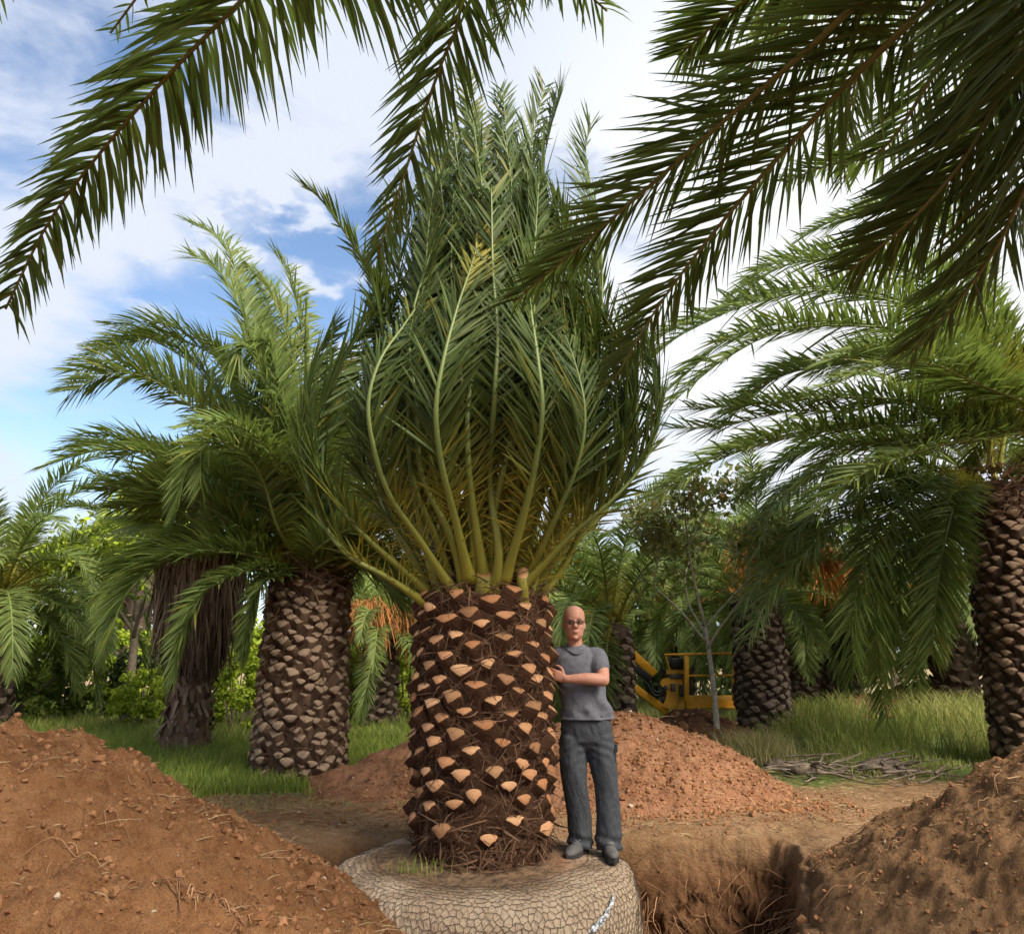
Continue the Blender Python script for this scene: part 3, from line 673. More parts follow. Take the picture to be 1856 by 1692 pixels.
        add_frond(palm, P, (-cos(th)*q_+g.normal(0, .5), -sin(th)*q_+g.normal(0, .5), .2), lm, M['rachis'], **k2)
tied_crown()

# ------------------------------------------------------------------ other palms
def protos(name, mat, L, n, leafL, elevs, seed, w=.013, var=2):
    out = []; g = np.random.default_rng(seed)
    for e in elevs:
        for v in range(var):
            ml = MB(); mr = MB(); bend = {90: 45, 75: 62, 58: 85, 40: 100, 20: 105, 0: 80, -20: 60}.get(e, 80) + g.uniform(-12, 12)
            P = arch(L*g.uniform(.9, 1.08), e+g.uniform(-6, 6), bend, 8, g.normal(0, .08))
            frond(P, (0, 0, 1) if e < 80 else (-1, 0, .2), ml, ml, n=n, L=leafL, w=w, seed=seed+e*3+v, fold=False, k=4, droop=.22, rr=(.03, .005), vee=24, npts=30, t0=.16)
            out.append((e, ml.mesh('frond', [mat, M['rachis']])))
    return out
PR_far = protos('far', M['palm_far'], 3.1, 105, .54, (75, 58, 40, 20, 0, -20), 300, .016)
def fill_fronds(par, zc, rc, prot, spec, seed, scale=1.0, skip=None):
    """spec: list of (elevation, count)"""
    g = np.random.default_rng(seed)
    for e, n in spec:
        ch = [p for p in prot if p[0] == e]; a0 = g.uniform(0, 6.3)
        for i in range(n):
            a = a0 + 2*pi*i/n + g.normal(0, .14)
            if skip and skip(a, e): continue
            o = bpy.data.objects.new('frond', ch[int(g.integers(len(ch)))][1]); C.objects.link(o); o.parent = par
            k = rc*(.95 if e < 30 else .6 if e < 60 else .3)
            o.location = (k*cos(a), k*sin(a), zc + (.0 if e < 30 else .12 if e < 60 else .22)); o.rotation_euler = (g.normal(0, .12), g.normal(0, .05), a); s = scale*g.uniform(.86, 1.1); o.scale = (s, s*g.choice((-1, 1)), s)

def boots_trunk(m, r0, r1, z0, z1, n, sz, seed, matb=0, matc=1, out=.06, tilt=25, dens=1.0, jag=.06):
    g = np.random.default_rng(seed); ga = pi*(3-5**.5)
    vs = [stub_mesh('tmp', [], seed+q, sz*1.25, sz*.80, out, sz*.42, tilt, 1.5, jag)[0] for q in range(4)]
    for i in range(n):
        z = z0 + (z1-z0)*(i+.5)/n + g.normal(0, .012); a = i*ga + g.normal(0, .06); r = np.interp(z, (z0, z1), (r0, r1)) + g.normal(0, .008); s = g.uniform(.75, 1.22)
        if g.random() < .04: continue
        mbv = vs[i % 4]; V = np.concatenate(mbv.v)*np.array((s, s, s*g.uniform(.85, 1.15))); V = V@roty(g.normal(0, .22)).T@rotx(g.normal(0, .2)).T@rotz(a).T + np.array((r*cos(a), r*sin(a), z))
        n0 = m.n; m.add(V, mbv.f[0], matb); m.f.append(mbv.f[1]+n0); m.mi.append(np.full(len(mbv.f[1]), matc))

# --- the broad palm on the lawn at the left
LP = px(527, 1418, 9.55); LP[2] = 0
lp = empty('canary_palm', (LP[0], LP[1]+.3, 0), 'big palm with a thick grey scaly trunk on the lawn left of the tied palm', 'palm tree')
LO = np.array((LP[0], LP[1]+.3, 0))
tm = trunk_mb(.50, .43, 2.42, 48, .04, 15, flare=.03); boots_trunk(tm, .51, .44, .06, 2.30, 420, .118, 16, 0, 1, .06, 30)
ltr = tm.build('trunk', [M['fibre_grey'], M['cut_grey'], M['fibre']], lp)
sm = MB(); strands(sm, 1500, .55, .46, .1, 2.4, 19, .16, .004); strands(sm, 900, .45, .40, 2.25, 2.75, 20, .25, .007, -.2, .1); sm.build('fibre', M['strand'], ltr)
def ex_fronds(par, O, crown, lst, matl, matr, extra=0, **kw):
    g = np.random.default_rng(len(lst)*7+3); lst = [list(p) for p in lst]
    for e in range(extra):
        for pp in list(lst[:len(lst)//(e+1)]):
            if len(pp) > 1 and isinstance(pp[-1], dict) and 'ang' in pp[-1]: continue
            w = g.normal(0, 34, 2); dz = g.uniform(.15, .7); q = [p for p in pp if not isinstance(p, dict)]; k = len(q)
            lst.append([(x+w[0]*(i+.6)/k+g.normal(0, 5), y+w[1]*(i+.6)/k-6+g.normal(0, 5), d+dz*(i+1)/k) for i, (x, y, d) in enumerate(q)] + [p for p in pp if isinstance(p, dict)])
    for pp in lst:
        opt = {}
        if isinstance(pp[-1], dict): opt = pp[-1]; pp = pp[:-1]
        P = [np.array(px(*q)) for q in pp]
        if crown is not None: P = [np.array(crown)] + P
        k2 = dict(kw); k2.update(opt); up = k2.pop('up', (0, 0, 1))
        add_frond(par, np.array(P)-O, up, matl, matr, **k2)
CR = LO + np.array((0, -.1, 2.45))
ex_fronds(lp, LO, CR, [
    [(515, 900, 9.5), (490, 770, 9.3), (462, 640, 9.1), (430, 545, 9.0), (392, 485, 8.95), (345, 462, 8.9), dict(up=(.8, -.5, .3))],
    [(525, 880, 9.3), (505, 780, 8.9), (482, 690, 8.6), (462, 640, 8.4), (440, 620, 8.25), (425, 640, 8.2), (428, 665, 8.2), dict(up=(.8, -.3, .3))],
    [(548, 850, 9.6), (540, 720, 9.6), (520, 600, 9.6), (490, 530, 9.6), (452, 488, 9.6), dict(up=(.9, -.3, .3), yel=.1)],
    [(550, 850, 9.7), (553, 720, 9.8), (552, 620, 9.8), (554, 545, 9.9), dict(up=(.9, -.4, 0), vee=50, ang=(26, 12), L=.3)],
    [(480, 850, 9.7), (425, 710, 9.7), (385, 640, 9.7), (330, 600, 9.7), (270, 582, 9.7), (205, 592, 9.7)],
    [(470, 850, 10), (390, 700, 10.2), (320, 630, 10.3), (250, 610, 10.4), (170, 630, 10.5)],
    [(480, 910, 9.2), (430, 830, 9.0), (380, 770, 8.85), (320, 715, 8.7), (260, 682, 8.6), (195, 678, 8.5), (130, 710, 8.4)],
    [(505, 960, 9.1), (480, 880, 8.8), (450, 828, 8.5), (412, 802, 8.3), (370, 808, 8.15), (338, 850, 8.05), (322, 925, 8.0), dict(L=.5)],
    [(470, 985, 9.3), (420, 945, 9.1), (340, 900, 8.9), (260, 880, 8.8), (180, 890, 8.7)],
    [(455, 985, 9.8), (380, 930, 9.9), (300, 830, 10), (220, 790, 10), (140, 800, 10)],
    [(470, 1010, 9.2), (400, 1000, 8.9), (320, 1008, 8.7), (260, 1040, 8.6), (222, 1090, 8.5), (200, 1150, 8.45)],
    [(490, 1030, 9.1), (430, 1040, 8.8), (380, 1065, 8.6), (348, 1105, 8.5), (328, 1160, 8.45), (318, 1230, 8.4), dict(L=.36)],
    [(500, 1045, 9.1), (478, 1055, 8.95), (460, 1090, 8.9), (448, 1140, 8.85), (440, 1190, 8.85), dict(L=.26)],
    [(555, 900, 9.0), (580, 800, 8.8), (600, 740, 8.6), (640, 700, 8.5)],
    [(560, 930, 9.2), (600, 850, 9.1), (650, 800, 9.0), (710, 790, 8.9)],
    [(570, 1000, 9.2), (630, 960, 9.0), (700, 950, 8.9), (760, 980, 8.8)],
    [(570, 1030, 9.4), (620, 1010, 9.4), (680, 1040, 9.4), (720, 1090, 9.4)],
    [(535, 900, 9.9), (500, 700, 10.1), (470, 570, 10.3), (440, 520, 10.5), dict(up=(.6, -.6, .3))],
], M['palm'], M['rachis'], extra=1, n=170, L=.62, w=.0145, droop=.24, ang=(64, 36), prof=((0, .12, .3, .55, .8, 1), (.5, .85, 1, .97, .8, .5)), rr=(.034, .006), fold=False)
fill_fronds(lp, 2.45, .34, protos('left', M['palm'], 3.3, 140, .54, (75, 58, 40, 20), 350, .0135), [(75, 9), (58, 11), (40, 11), (20, 9)], 31, 1.0, skip=lambda a, e: (sin(a) < -.75 and e < 50) or (e <= 40 and cos(a) < -.1 and sin(a) < .6))

# --- overhead fronds: two palms whose trunks stand outside the picture
def trunk_tall(par, r, h, seed):
    m = trunk_mb(r, r*.9, h, 30, .05, seed); boots_trunk(m, r, r*.92, .1, h-.1, 180, .16, seed+1, 0, 1, .06)
    return m.build('trunk', [M['fibre_grey'], M['cut_grey']], par)
OB = np.array((2.75, 1.75, 0)); OCR = np.array((2.45, 2.05, 4.9))
op = empty('canary_palm', OB, 'near palm outside the frame whose dark fronds hang into the upper right', 'palm tree')
trunk_tall(op, .5, 4.7, 81)
K = dict(n=160, L=.60, w=.013, droop=.10, rr=(.036, .007), vee=16, ang=(58, 32), t0=.14)
ex_fronds(op, OB, OCR, [
    [(1800, -190, 2.55), (1690, -100, 2.75), (1560, 0, 2.95), (1450, 102, 3.2), (1320, 212, 3.5), (1180, 335, 3.8), (1050, 447, 4.1), (930, 548, 4.4)],
    [(1790, -120, 2.75), (1700, -10, 2.95), (1627, 62, 3.1), (1530, 158, 3.4), (1400, 297, 3.8), (1285, 432, 4.15), (1190, 560, 4.5), (1112, 690, 4.8)],
    [(1860, -60, 2.7), (1840, 100, 2.85), (1760, 270, 3.05), (1680, 370, 3.2), (1610, 435, 3.35), (1540, 490, 3.5)],
    [(1930, 0, 2.6), (1900, 220, 2.9), (1820, 420, 3.3), (1740, 540, 3.6), (1650, 640, 3.9)],
    [(1740, -220, 2.6), (1600, -130, 2.8), (1460, -60, 3.05), (1340, 10, 3.3), (1230, 100, 3.6)],
    [(1850, -250, 3.2), (1800, -50, 3.6), (1700, 120, 4.1), (1600, 270, 4.6), (1500, 300, 5.0), (1420, 330, 5.4), dict(L=.46)],
    [(1880, -100, 3.3), (1860, 60, 3.8), (1800, 200, 4.2), (1720, 320, 4.6), (1650, 420, 4.9), dict(L=.5)],
    [(1760, -200, 3.6), (1660, -60, 4.4), (1580, 60, 5.0), (1540, 200, 5.5), (1530, 330, 5.9)],
    [(1700, -160, 3.6), (1560, -60, 4.3), (1430, 40, 4.9), (1330, 160, 5.4), (1260, 300, 5.8)],
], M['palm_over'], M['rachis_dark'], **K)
fill_fronds(op, 4.75, .4, PR_far, [(75, 4), (20, 7)], 61, 1.1, skip=lambda a, e: cos(a-2.0) > -.2)

OB2 = np.array((.65, -1.6, 0)); OCR2 = np.array((.45, -1.45, 4.3))
op2 = empty('canary_palm', OB2, 'near palm behind the viewer whose dark fronds hang into the upper left', 'palm tree')
trunk_tall(op2, .5, 4.1, 91)
V3 = lambda *a: np.array(a, float)
def ex_world(par, O, P, **kw):
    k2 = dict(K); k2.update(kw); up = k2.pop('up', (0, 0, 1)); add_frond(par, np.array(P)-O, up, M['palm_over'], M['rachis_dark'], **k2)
ex_world(op2, OB2, [OCR2, V3(.25, -.5, 5.0), V3(-.15, .8, 5.25), px(640, -190, 2.35), px(540, -95, 2.75), px(440, 0, 3.1), px(330, 110, 3.4), px(204, 250, 3.75), px(90, 400, 4.05), px(10, 560, 4.3)], L=.56, n=330, w=.0160, droop=.42, vee=3, ang=(62, 40))
ex_world(op2, OB2, [OCR2, V3(.45, -.4, 5.1), V3(.3, 1.0, 5.6), V3(.05, 2.2, 5.55), px(838, 0, 3.45), px(800, 115, 3.7), px(765, 215, 3.9), px(730, 325, 4.1), px(700, 410, 4.25), px(684, 470, 4.35)], L=.58, n=270, vee=10, droop=.24, ang=(56, 34))
ex_world(op2, OB2, [OCR2, V3(.75, -.4, 5.0), V3(.7, .9, 5.3), V3(.45, 1.9, 5.2), px(880, -90, 3.0), px(960, -70, 3.25), px(1040, -30, 3.5), px(1100, 20, 3.7)], L=.55, n=150, droop=.35, vee=0)
ex_world(op2, OB2, [OCR2, V3(.9, -.4, 5.1), V3(.8, 1.0, 5.7), V3(.5, 2.4, 5.9), px(1000, -120, 4.0), px(930, 0, 4.3), px(890, 70, 4.5)], L=.5, n=140, droop=.2, vee=5)
ex_world(op2, OB2, [OCR2, V3(0, -.8, 4.9), V3(-.8, 0, 5.2), V3(-1.6, .9, 5.0), px(250, -300, 1.9), px(120, -200, 2.3), px(0, -60, 2.8), px(-80, 100, 3.1)], L=.46)
ex_world(op2, OB2, [OCR2, V3(.1, -.6, 5.2), V3(-.3, .5, 5.7), V3(-.9, 1.5, 5.8), px(560, -300, 2.7), px(420, -190, 3.2), px(300, -70, 3.6), px(200, 60, 4.0)], L=.4, n=70)
fill_fronds(op2, 4.2, .4, PR_far, [(75, 3), (20, 8)], 62, 1.1, skip=lambda a, e: sin(a) > -.2)

# --- big palm at the right edge, its crown beyond the frame
def side_palm(cx, cy, d, label, lst, h_r, seed, spec, prot, skip, kw, trunk_top=None, r=.45):
    c = px(cx, cy, d); O = np.array((c[0], c[1], 0)); p = empty('canary_palm', O, label, 'palm tree')
    m = trunk_mb(r, r*.9, c[2]-.05, 32, .05, seed); boots_trunk(m, r, r*.9, .1, c[2]-.2, int(120*c[2]), .14, seed+1, 0, 1, .06)
    strands(m, 700, r, r*.9, c[2]-.5, c[2]+.25, seed+9, .3, .008, -.2, .1, 2); m.build('trunk', [M['fibre_dark'], M['cut_grey'], M['strand']], p)
    ex_fronds(p, O, c, lst, M['palm'], M['rachis'], extra=1, ang=(64, 36), prof=((0, .12, .3, .55, .8, 1), (.5, .85, 1, .97, .8, .5)), **kw)
    fill_fronds(p, c[2], r*.8, prot, spec, seed+2, 1.0, skip); return p, O, c
side_palm(1960, 770, 8.6, 'large palm just past the right edge with long arching fronds reaching over the heaps', [
    [(1720, 770, 8.2), (1627, 772, 8.0), (1520, 778, 7.8), (1420, 795, 7.5), (1330, 822, 7.3), (1250, 862, 7.1), (1185, 905, 6.95)],
    [(1730, 655, 8.2), (1640, 602, 8.0), (1530, 590, 7.8), (1430, 598, 7.55), (1345, 630, 7.35), (1275, 680, 7.2), (1205, 742, 7.1)],
    [(1740, 620, 8.5), (1640, 555, 8.4), (1520, 528, 8.2), (1420, 535, 8.0), (1320, 565, 7.8), (1230, 610, 7.7), (1165, 665, 7.6)],
    [(1760, 600, 8.6), (1680, 510, 8.6), (1580, 470, 8.5), (1480, 470, 8.4), (1400, 492, 8.3), (1330, 550, 8.2)],
    [(1720, 745, 8.5), (1640, 725, 8.4), (1540, 720, 8.3), (1440, 725, 8.2), (1340, 735, 8.1), (1250, 742, 8.0)],
    [(1780, 560, 8.8), (1730, 440, 8.9), (1640, 380, 9.0), (1540, 390, 9.0), (1450, 430, 9.0)],
    [(1730, 700, 8.8), (1620, 660, 8.9), (1500, 660, 9.0), (1390, 690, 9.1), (1300, 760, 9.2)],
    [(1740, 800, 8.0), (1660, 820, 7.7), (1560, 860, 7.5), (1480, 930, 7.4)],
    [(1760, 690, 7.6), (1690, 660, 7.2), (1600, 660, 6.8), (1500, 700, 6.5), dict(up=(0, 0, 1))],
], 0, 110, [(75, 6), (58, 6), (40, 6), (20, 6)], PR_far, lambda a, e: cos(a) < -.1 and sin(a) < .5, dict(n=165, L=.62, w=.015, droop=.16, rr=(.032, .006), fold=False, vee=20))
side_palm(1800, 880, 11.2, 'palm at the right edge with fronds drooping almost to the tall grass', [
    [(1680, 868, 10.8), (1600, 850, 10.6), (1510, 856, 10.4), (1440, 885, 10.2), (1395, 935, 10.1), (1372, 1000, 10.0)],
    [(1690, 880, 10.7), (1620, 890, 10.3), (1540, 935, 10), (1470, 990, 9.8), (1410, 1060, 9.7), (1360, 1150, 9.6)],
    [(1700, 885, 10.6), (1640, 900, 10.1), (1590, 960, 9.8), (1560, 1040, 9.7), (1545, 1130, 9.6), (1548, 1215, 9.6)],
    [(1705, 905, 10.8), (1650, 950, 10.5), (1615, 1040, 10.4), (1598, 1140, 10.3), (1596, 1240, 10.3)],
    [(1690, 850, 11), (1600, 800, 11), (1500, 800, 11), (1420, 840, 11), (1360, 900, 11)],
    [(1690, 880, 11.2), (1590, 870, 11.4), (1500, 905, 11.6), (1450, 970, 11.7), (1430, 1040, 11.8)],
    [(1740, 900, 10.4), (1720, 950, 10), (1700, 1050, 9.8), (1690, 1180, 9.7)],
], 0, 130, [(75, 6), (58, 7), (40, 7), (20, 7)], PR_far, lambda a, e: cos(a) < 0 and sin(a) < .6 and e < 70, dict(n=160, L=.58, w=.0155, droop=.26, rr=(.03, .006), fold=False, vee=14))

# --- palms in the background
def far_palm(x, ybase, d, label, r, h, seed, spec, scale=1.0, fruit=0, boots=150, skip=None):
    c = px(x, ybase, d); z0 = float(ground_z(np.array(c[0]), np.array(c[1])))-.05; O = np.array((c[0], c[1], z0)); p = empty('canary_palm', O, label, 'palm tree')
    m = trunk_mb(r, r*.88, h, 28, .06, seed, flare=.05); boots_trunk(m, r, r*.9, .05, h-.05, boots, .15, seed+1, 0, 1, .06, 25, 1, .12); m.build('trunk', [M['fibre_dark'], M['cut_dark']], p)
    fill_fronds(p, h, r*.8, PR_far, spec, seed+2, scale, skip)
    g = np.random.default_rng(seed+4)
    for i in range(fruit):
        a = -pi/2 + g.uniform(-.5, 1.5); m = MB(); n = 170; b = np.array((r*.8*cos(a), r*.8*sin(a), h+.1)); o_ = np.array((cos(a), sin(a), .9))
        q = b + o_*(.95 if r > .4 else .45)*g.uniform(.8, 1.2); m.tube(crom([b, b+o_*.3, q], 8), .02, 5, 0)
        D = nrm(g.normal(0, .5, (n, 3)) + np.array((cos(a)*.6, sin(a)*.6, -.15))); uu = np.linspace(0, 1, 5); ln = g.uniform(.3, .65, n)
        P = q + D[:, None]*uu[None, :, None]*ln[:, None, None] + np.array((0, 0, -1))*(uu**2)[None, :, None]*(ln*.9)[:, None, None]
        W = nrm(np.cross(D, g.normal(0, 1, (n, 3))))[:, None]*np.array((.004, .005, .006, .009, .007))[None, :, None]
        m.ribbons(P, W, 0, g.random((n, 3))); m.build('fruit_cluster', M['fruit'] if r > .4 else M['fruit_rust'], p)
    return p
t = NT('fruit'); rr_, gg_, bb_ = t.col()[:3]; M['fruit'] = t.bsdf(t.mix(rr_, (.36, .10, .016), (.54, .21, .03)), .6, .2)
S1 = [(75, 6), (58, 8), (40, 9), (20, 9), (0, 8)]; S2 = [(75, 6), (58, 8), (40, 9), (20, 9), (0, 10), (-20, 8)]
t = NT('rust_fruit'); rr_, gg_, bb_ = t.col()[:3]; M['fruit_rust'] = t.bsdf(t.mix(rr_, (.17, .06, .02), (.30, .13, .04)), .8, .1)  # rust-coloured copy of the fruit, darkened to offset the direct sun on it
far_palm(1388, 1335, 14.8, 'squat palm with a dark scaly trunk and drooping fronds behind the young tree', .44, 2.45, 140, S1, .95, 3, 260, lambda a, e: e < 50 and ((sin(a) < .3 and cos(a) < -.15) or (cos(a) > .3 and sin(a) < .2 and e < 30)))
far_palm(1468, 1268, 18.5, 'dark trunked palm with orange fruit clusters at the top of the grassy rise', .48, 2.3, 150, S1, 1.0, 7, 240)
far_palm(1530, 1262, 20.0, 'reddish trunked palm with orange fruit behind the grassy rise, nearest the right edge', .44, 2.3, 160, S1, 1.0, 6, 220)
far_palm(1112, 1292, 14.2, 'palm with a black trunk behind the man, its fronds hanging over the lift boom', .36, 2.0, 170, S2, .92, 0, 120, lambda a, e: e < 50 and cos(a) > .25 and sin(a) < .75)
far_palm(684, 1338, 15.5, 'small palm with a ragged trunk between the lawn palm and the tied palm', .30, 1.85, 180, [(75, 4), (58, 6), (40, 6), (20, 6), (0, 6), (-20, 5)], .72, 5, 110)
far_palm(1230, 1262, 23, 'palm half hidden behind the young tree and the lift platform', .45, 2.6, 190, S2, 1.0, 2, 100)
far_palm(905, 1255, 21, 'palm directly behind the tied palm', .45, 2.8, 200, S1, 1.05, 0, 60)
far_palm(1010, 1250, 26, 'palm far back between the tied palm and the man', .45, 3.4, 210, S1, 1.15, 0, 60)
far_palm(1360, 1245, 27, 'tall palm far back behind the squat dark palm', .45, 4.2, 220, S1, 1.25, 3, 60)
far_palm(1740, 1290, 17, 'palm beyond the right edge of the tall grass', .45, 2.6, 230, S2, 1.0, 2, 120)
far_palm(-40, 1330, 15, 'palm beyond the left edge of the lawn', .45, 2.6, 240, S2, 1.0, 0, 120)
far_palm(230, 1270, 22, 'palm with drooping fronds behind the thin trunk at the far left', .4, 4.2, 250, S1, 1.1, 0, 60)

# --- fan palm with its skirt of dead leaves
def fan_palm():
    c = px(333, 1372, 12.2); O = np.array((c[0], c[1], 0)); p = empty('fan_palm', O, 'fan palm wrapped in a hanging skirt of dry brown leaves beside the lawn palm', 'palm tree')
    g = np.random.default_rng(44); m = trunk_mb(.32, .24, 3.6, 28, .08, 45, flare=.09)
    n = 300; a = g.uniform(0, 2*pi, n); z = g.uniform(.05, 1.25, n); er = np.stack([np.cos(a), np.sin(a), 0*a], -1); et = np.stack([-np.sin(a), np.cos(a), 0*a], -1)
    r = .30-.06*z/3; D = nrm(np.array((0, 0, 1.))*g.choice((-1, -1, 1), (n, 1)) + er*g.uniform(.25, .7, (n, 1)) + et*g.normal(0, .35, (n, 1))); uu = np.linspace(0, 1, 3)
    P = (er*r[:, None])+np.array((0, 0, 1.))*z[:, None]; P = P[:, None] + D[:, None]*uu[None, :, None]*g.uniform(.12, .32, (n, 1, 1)); W = nrm(np.cross(D, er))[:, None]*np.array((1, .9, .5))[None, :, None]*.035
    m.ribbons(P, W, 2, g.random((n, 3))); m.build('trunk', [M['fibre_grey'], M['cut_grey'], M['thatch']], p)
    m = MB(); n = 5200; a = g.uniform(0, 2*pi, n); z = g.uniform(1.45, 3.3, n); er = np.stack([np.cos(a), np.sin(a), 0*a], -1)
    rad = .27 + .36*sstep(1.2, 2.5, z)*g.uniform(.55, 1.1, n); ln = g.uniform(.35, .9, n); ln = np.minimum(ln, z-1.15+g.uniform(-.12, .12, n)); ln = np.maximum(ln, .15)
    P0 = er*rad[:, None] + np.array((0, 0, 1.))*z[:, None]; uu = np.linspace(0, 1, 4); D = nrm(np.array((0, 0, -1.)) + er*g.uniform(-.25, .10, (n, 1)) + g.normal(0, .09, (n, 3)))
    P = P0[:, None] + D[:, None]*uu[None, :, None]*ln[:, None, None] - er[:, None]*(uu*(1-uu))[None, :, None]*-.08
    et = np.stack([-np.sin(a), np.cos(a), 0*a], -1)
    W = nrm(et + g.normal(0, .4, (n, 3)))[:, None]*(np.array((1, 1, .8, .25))[None, :, None]*g.uniform(.006, .02, (n, 1, 1)))
    m.ribbons(P, W, 0, np.stack([g.random(n)*np.clip((z-1.2)/1.5, .35, 1), g.random(n), g.random(n)], -1)); m.build('dead_leaf_skirt', M['thatch'], p)
    fan = MB(); k = 34; aa = np.linspace(-2.3, 2.3, k); D = np.stack([np.cos(aa), np.sin(aa), 0*aa], -1); uu = np.linspace(0, 1, 4)
    P = np.array((.75, 0, 0)) + D[:, None]*uu[None, :, None]*.8 + np.array((0, 0, -1))*(uu**2)[None, :, None]*.25; W = np.cross(D, (0, 0, 1.))[:, None]*np.array((.008, .035, .03, .004))[None, :, None]
    fan.ribbons(P, W, 0, g.random((k, 3))*.5); fan.tube([(0, 0, 0), (.4, 0, .03), (.75, 0, 0)], .015, 5, 1)
    fm = fan.mesh('fan_leaf', [M['palm_far'], M['rachis']])
    for i in range(26):
        o = bpy.data.objects.new('fan_leaf', fm); C.objects.link(o); o.parent = p; o.location = (0, 0, 3.55); a = i*2.4; o.rotation_euler = (g.normal(0, .3), R(-75+i*4.2), a); s = g.uniform(.9, 1.2); o.scale = (s, s, s)
t = NT('thatch'); r, gg, b = t.col()[:3]; n = t.noise(12, 3, sc=(1, 1, .2)); c = t.mix(r, (.055, .035, .022), (.30, .215, .15)); M['thatch'] = t.bsdf(t.mix(t.math('MULTIPLY', n, .4), c, (.16, .10, .065)), .9, .1)
fan_palm()

# ------------------------------------------------------------------ shrubs and broadleaf trees
def leaf_cloud(m, centres, rad, n_per, size, g, mat=0, flat=.0):
    k = len(centres); c = np.repeat(np.asarray(centres), n_per, 0); n = len(c)
    rad = np.repeat(np.broadcast_to(np.asarray(rad, float), (k,)), n_per)
    d = nrm(g.normal(0, 1, (n, 3)))*(g.random((n, 1))**.45)*rad[:, None]; d[:, 2] *= .8; p = c+d
    D = nrm(g.normal(0, 1, (n, 3)) + nrm(d)*.5 + np.array((0, 0, -.25))); W = nrm(np.cross(D, g.normal(0, 1, (n, 3)) + np.array((0, 0, 1.2)))); s = size*g.uniform(.6, 1.3, n)
    uu = np.array((-.5, 0, .5)); P = p[:, None] + D[:, None]*uu[None, :, None]*s[:, None, None]; wp = np.array((.06, .27, .05))
    cl = np.repeat(g.random((k, 1)), n_per, 0); col = np.concatenate([np.clip(g.random((n, 1))*.3 + (g.random((n, 1)) < .05)*.6, 0, 1), cl*.5+g.random((n, 1))*.5, cl], 1)
    m.ribbons(P, W[:, None]*wp[None, :, None]*s[:, None, None], mat, col)
M['leaf_lime'] = leaf_mat('lime_leaf', (.18, .26, .016), (.40, .50, .045), (.42, .42, .05), .4, .5)
M['leaf_green'] = leaf_mat('green_leaf', (.08, .13, .018), (.21, .28, .05), (.24, .22, .05), .25, .5)
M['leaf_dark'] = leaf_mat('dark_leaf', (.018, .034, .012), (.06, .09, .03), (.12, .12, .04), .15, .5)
M['leaf_olive'] = leaf_mat('olive_leaf', (.07, .10, .025), (.21, .25, .09), (.30, .16, .05), .25, .5)
M['bark'] = plain('bark', (.16, .125, .09), .9, .1, .4, 12, .8); M['bark_pale'] = plain('pale_bark', (.30, .27, .21), .9, .1, .35, 14, .7)
def shrub_mesh(w, h, seed, n, size, mat, dens=130):
    g = np.random.default_rng(seed); m = MB(); cs = []
    for i in range(n):
        a = g.uniform(0, 2*pi); r = g.random()**.5*w; z = g.random()**.8*h*(1-.55*(r/w)**2); cs.append((r*cos(a), r*sin(a)*.8, z+.1))
    cs = np.array(cs); leaf_cloud(m, cs, g.uniform(.22, .5, n)*w*.42, dens, size, g); k = MB()
    for c in cs[:14]: k.tube(crom([(c[0]*.15, c[1]*.15, -.05), (c[0]*.5, c[1]*.5, c[2]*.5), c], 6), np.linspace(.025, .006, 6), 5)
    return m.mesh('foliage', mat), k.mesh('stem', M['bark'])
SHM = {}
def shrub(x, yb, d, kind, label, s=1.0, rz=0, group=None):
    if kind not in SHM: SHM[kind] = {'lime': lambda: shrub_mesh(1.5, 2.5, 1, 60, .13, M['leaf_lime']), 'green': lambda: shrub_mesh(1.7, 3.0, 2, 60, .15, M['leaf_green']), 'dark': lambda: shrub_mesh(1.9, 3.6, 3, 60, .17, M['leaf_dark'])}[kind]()
    c = px(x, yb, d); z = float(ground_z(np.array(c[0]), np.array(c[1]))); o = empty('shrub', (c[0], c[1], z), label, 'shrub', group, rz); o.scale = (s, s, s)
    for n, me in zip(('foliage', 'stem'), SHM[kind]): q = bpy.data.objects.new(n, me); C.objects.link(q); q.parent = o
shrub(420, 1330, 17, 'lime', 'bright lime green bush between the fan palm and the lawn palm', .95, .4)
shrub(640, 1330, 18.5, 'lime', 'bright lime bush behind the small ragged palm, left of its trunk', .95, 2.1)
shrub(735, 1335, 17.5, 'lime', 'bright lime bush tucked against the left side of the tied palm trunk', .85, 3.3)
shrub(540, 1320, 20, 'lime', 'lime green bush hidden mostly behind the lawn palm trunk', 1.1, 5)
shrub(300, 1315, 21, 'lime', 'lime green bush behind the fan palm skirt', 1.0, .9)
shrub(255, 1315, 17.5, 'dark', 'low dark evergreen bush between the thin trunk and the fan palm', .5, 1.5)
shrub(262, 1335, 15.2, 'lime', 'small lime bush low in the grass right of the thin trunk', .5, 4.2)
shrub(425, 1338, 14.6, 'lime', 'small lime bush just right of the fan palm foot', .62, 1.2)
shrub(640, 1335, 16.2, 'lime', 'rounded lime bush close behind the right side of the lawn palm trunk', .6, 2.7)
shrub(130, 1320, 19, 'lime', 'lime bush past the left edge of the lawn', 1.1, 2.5)
shrub(-20, 1320, 17, 'green', 'mid green bush at the far left of the lawn', 1.1, 3.5)
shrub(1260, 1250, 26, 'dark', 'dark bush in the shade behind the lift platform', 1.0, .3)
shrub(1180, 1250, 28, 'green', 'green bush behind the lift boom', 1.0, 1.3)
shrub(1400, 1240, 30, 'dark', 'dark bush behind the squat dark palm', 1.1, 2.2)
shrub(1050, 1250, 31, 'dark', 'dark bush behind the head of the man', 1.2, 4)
shrub(960, 1245, 33, 'dark', 'dark bush right of the tied palm trunk, far back', 1.3, 5)
shrub(820, 1245, 33, 'green', 'green bush far behind the tied palm', 1.3, 6)
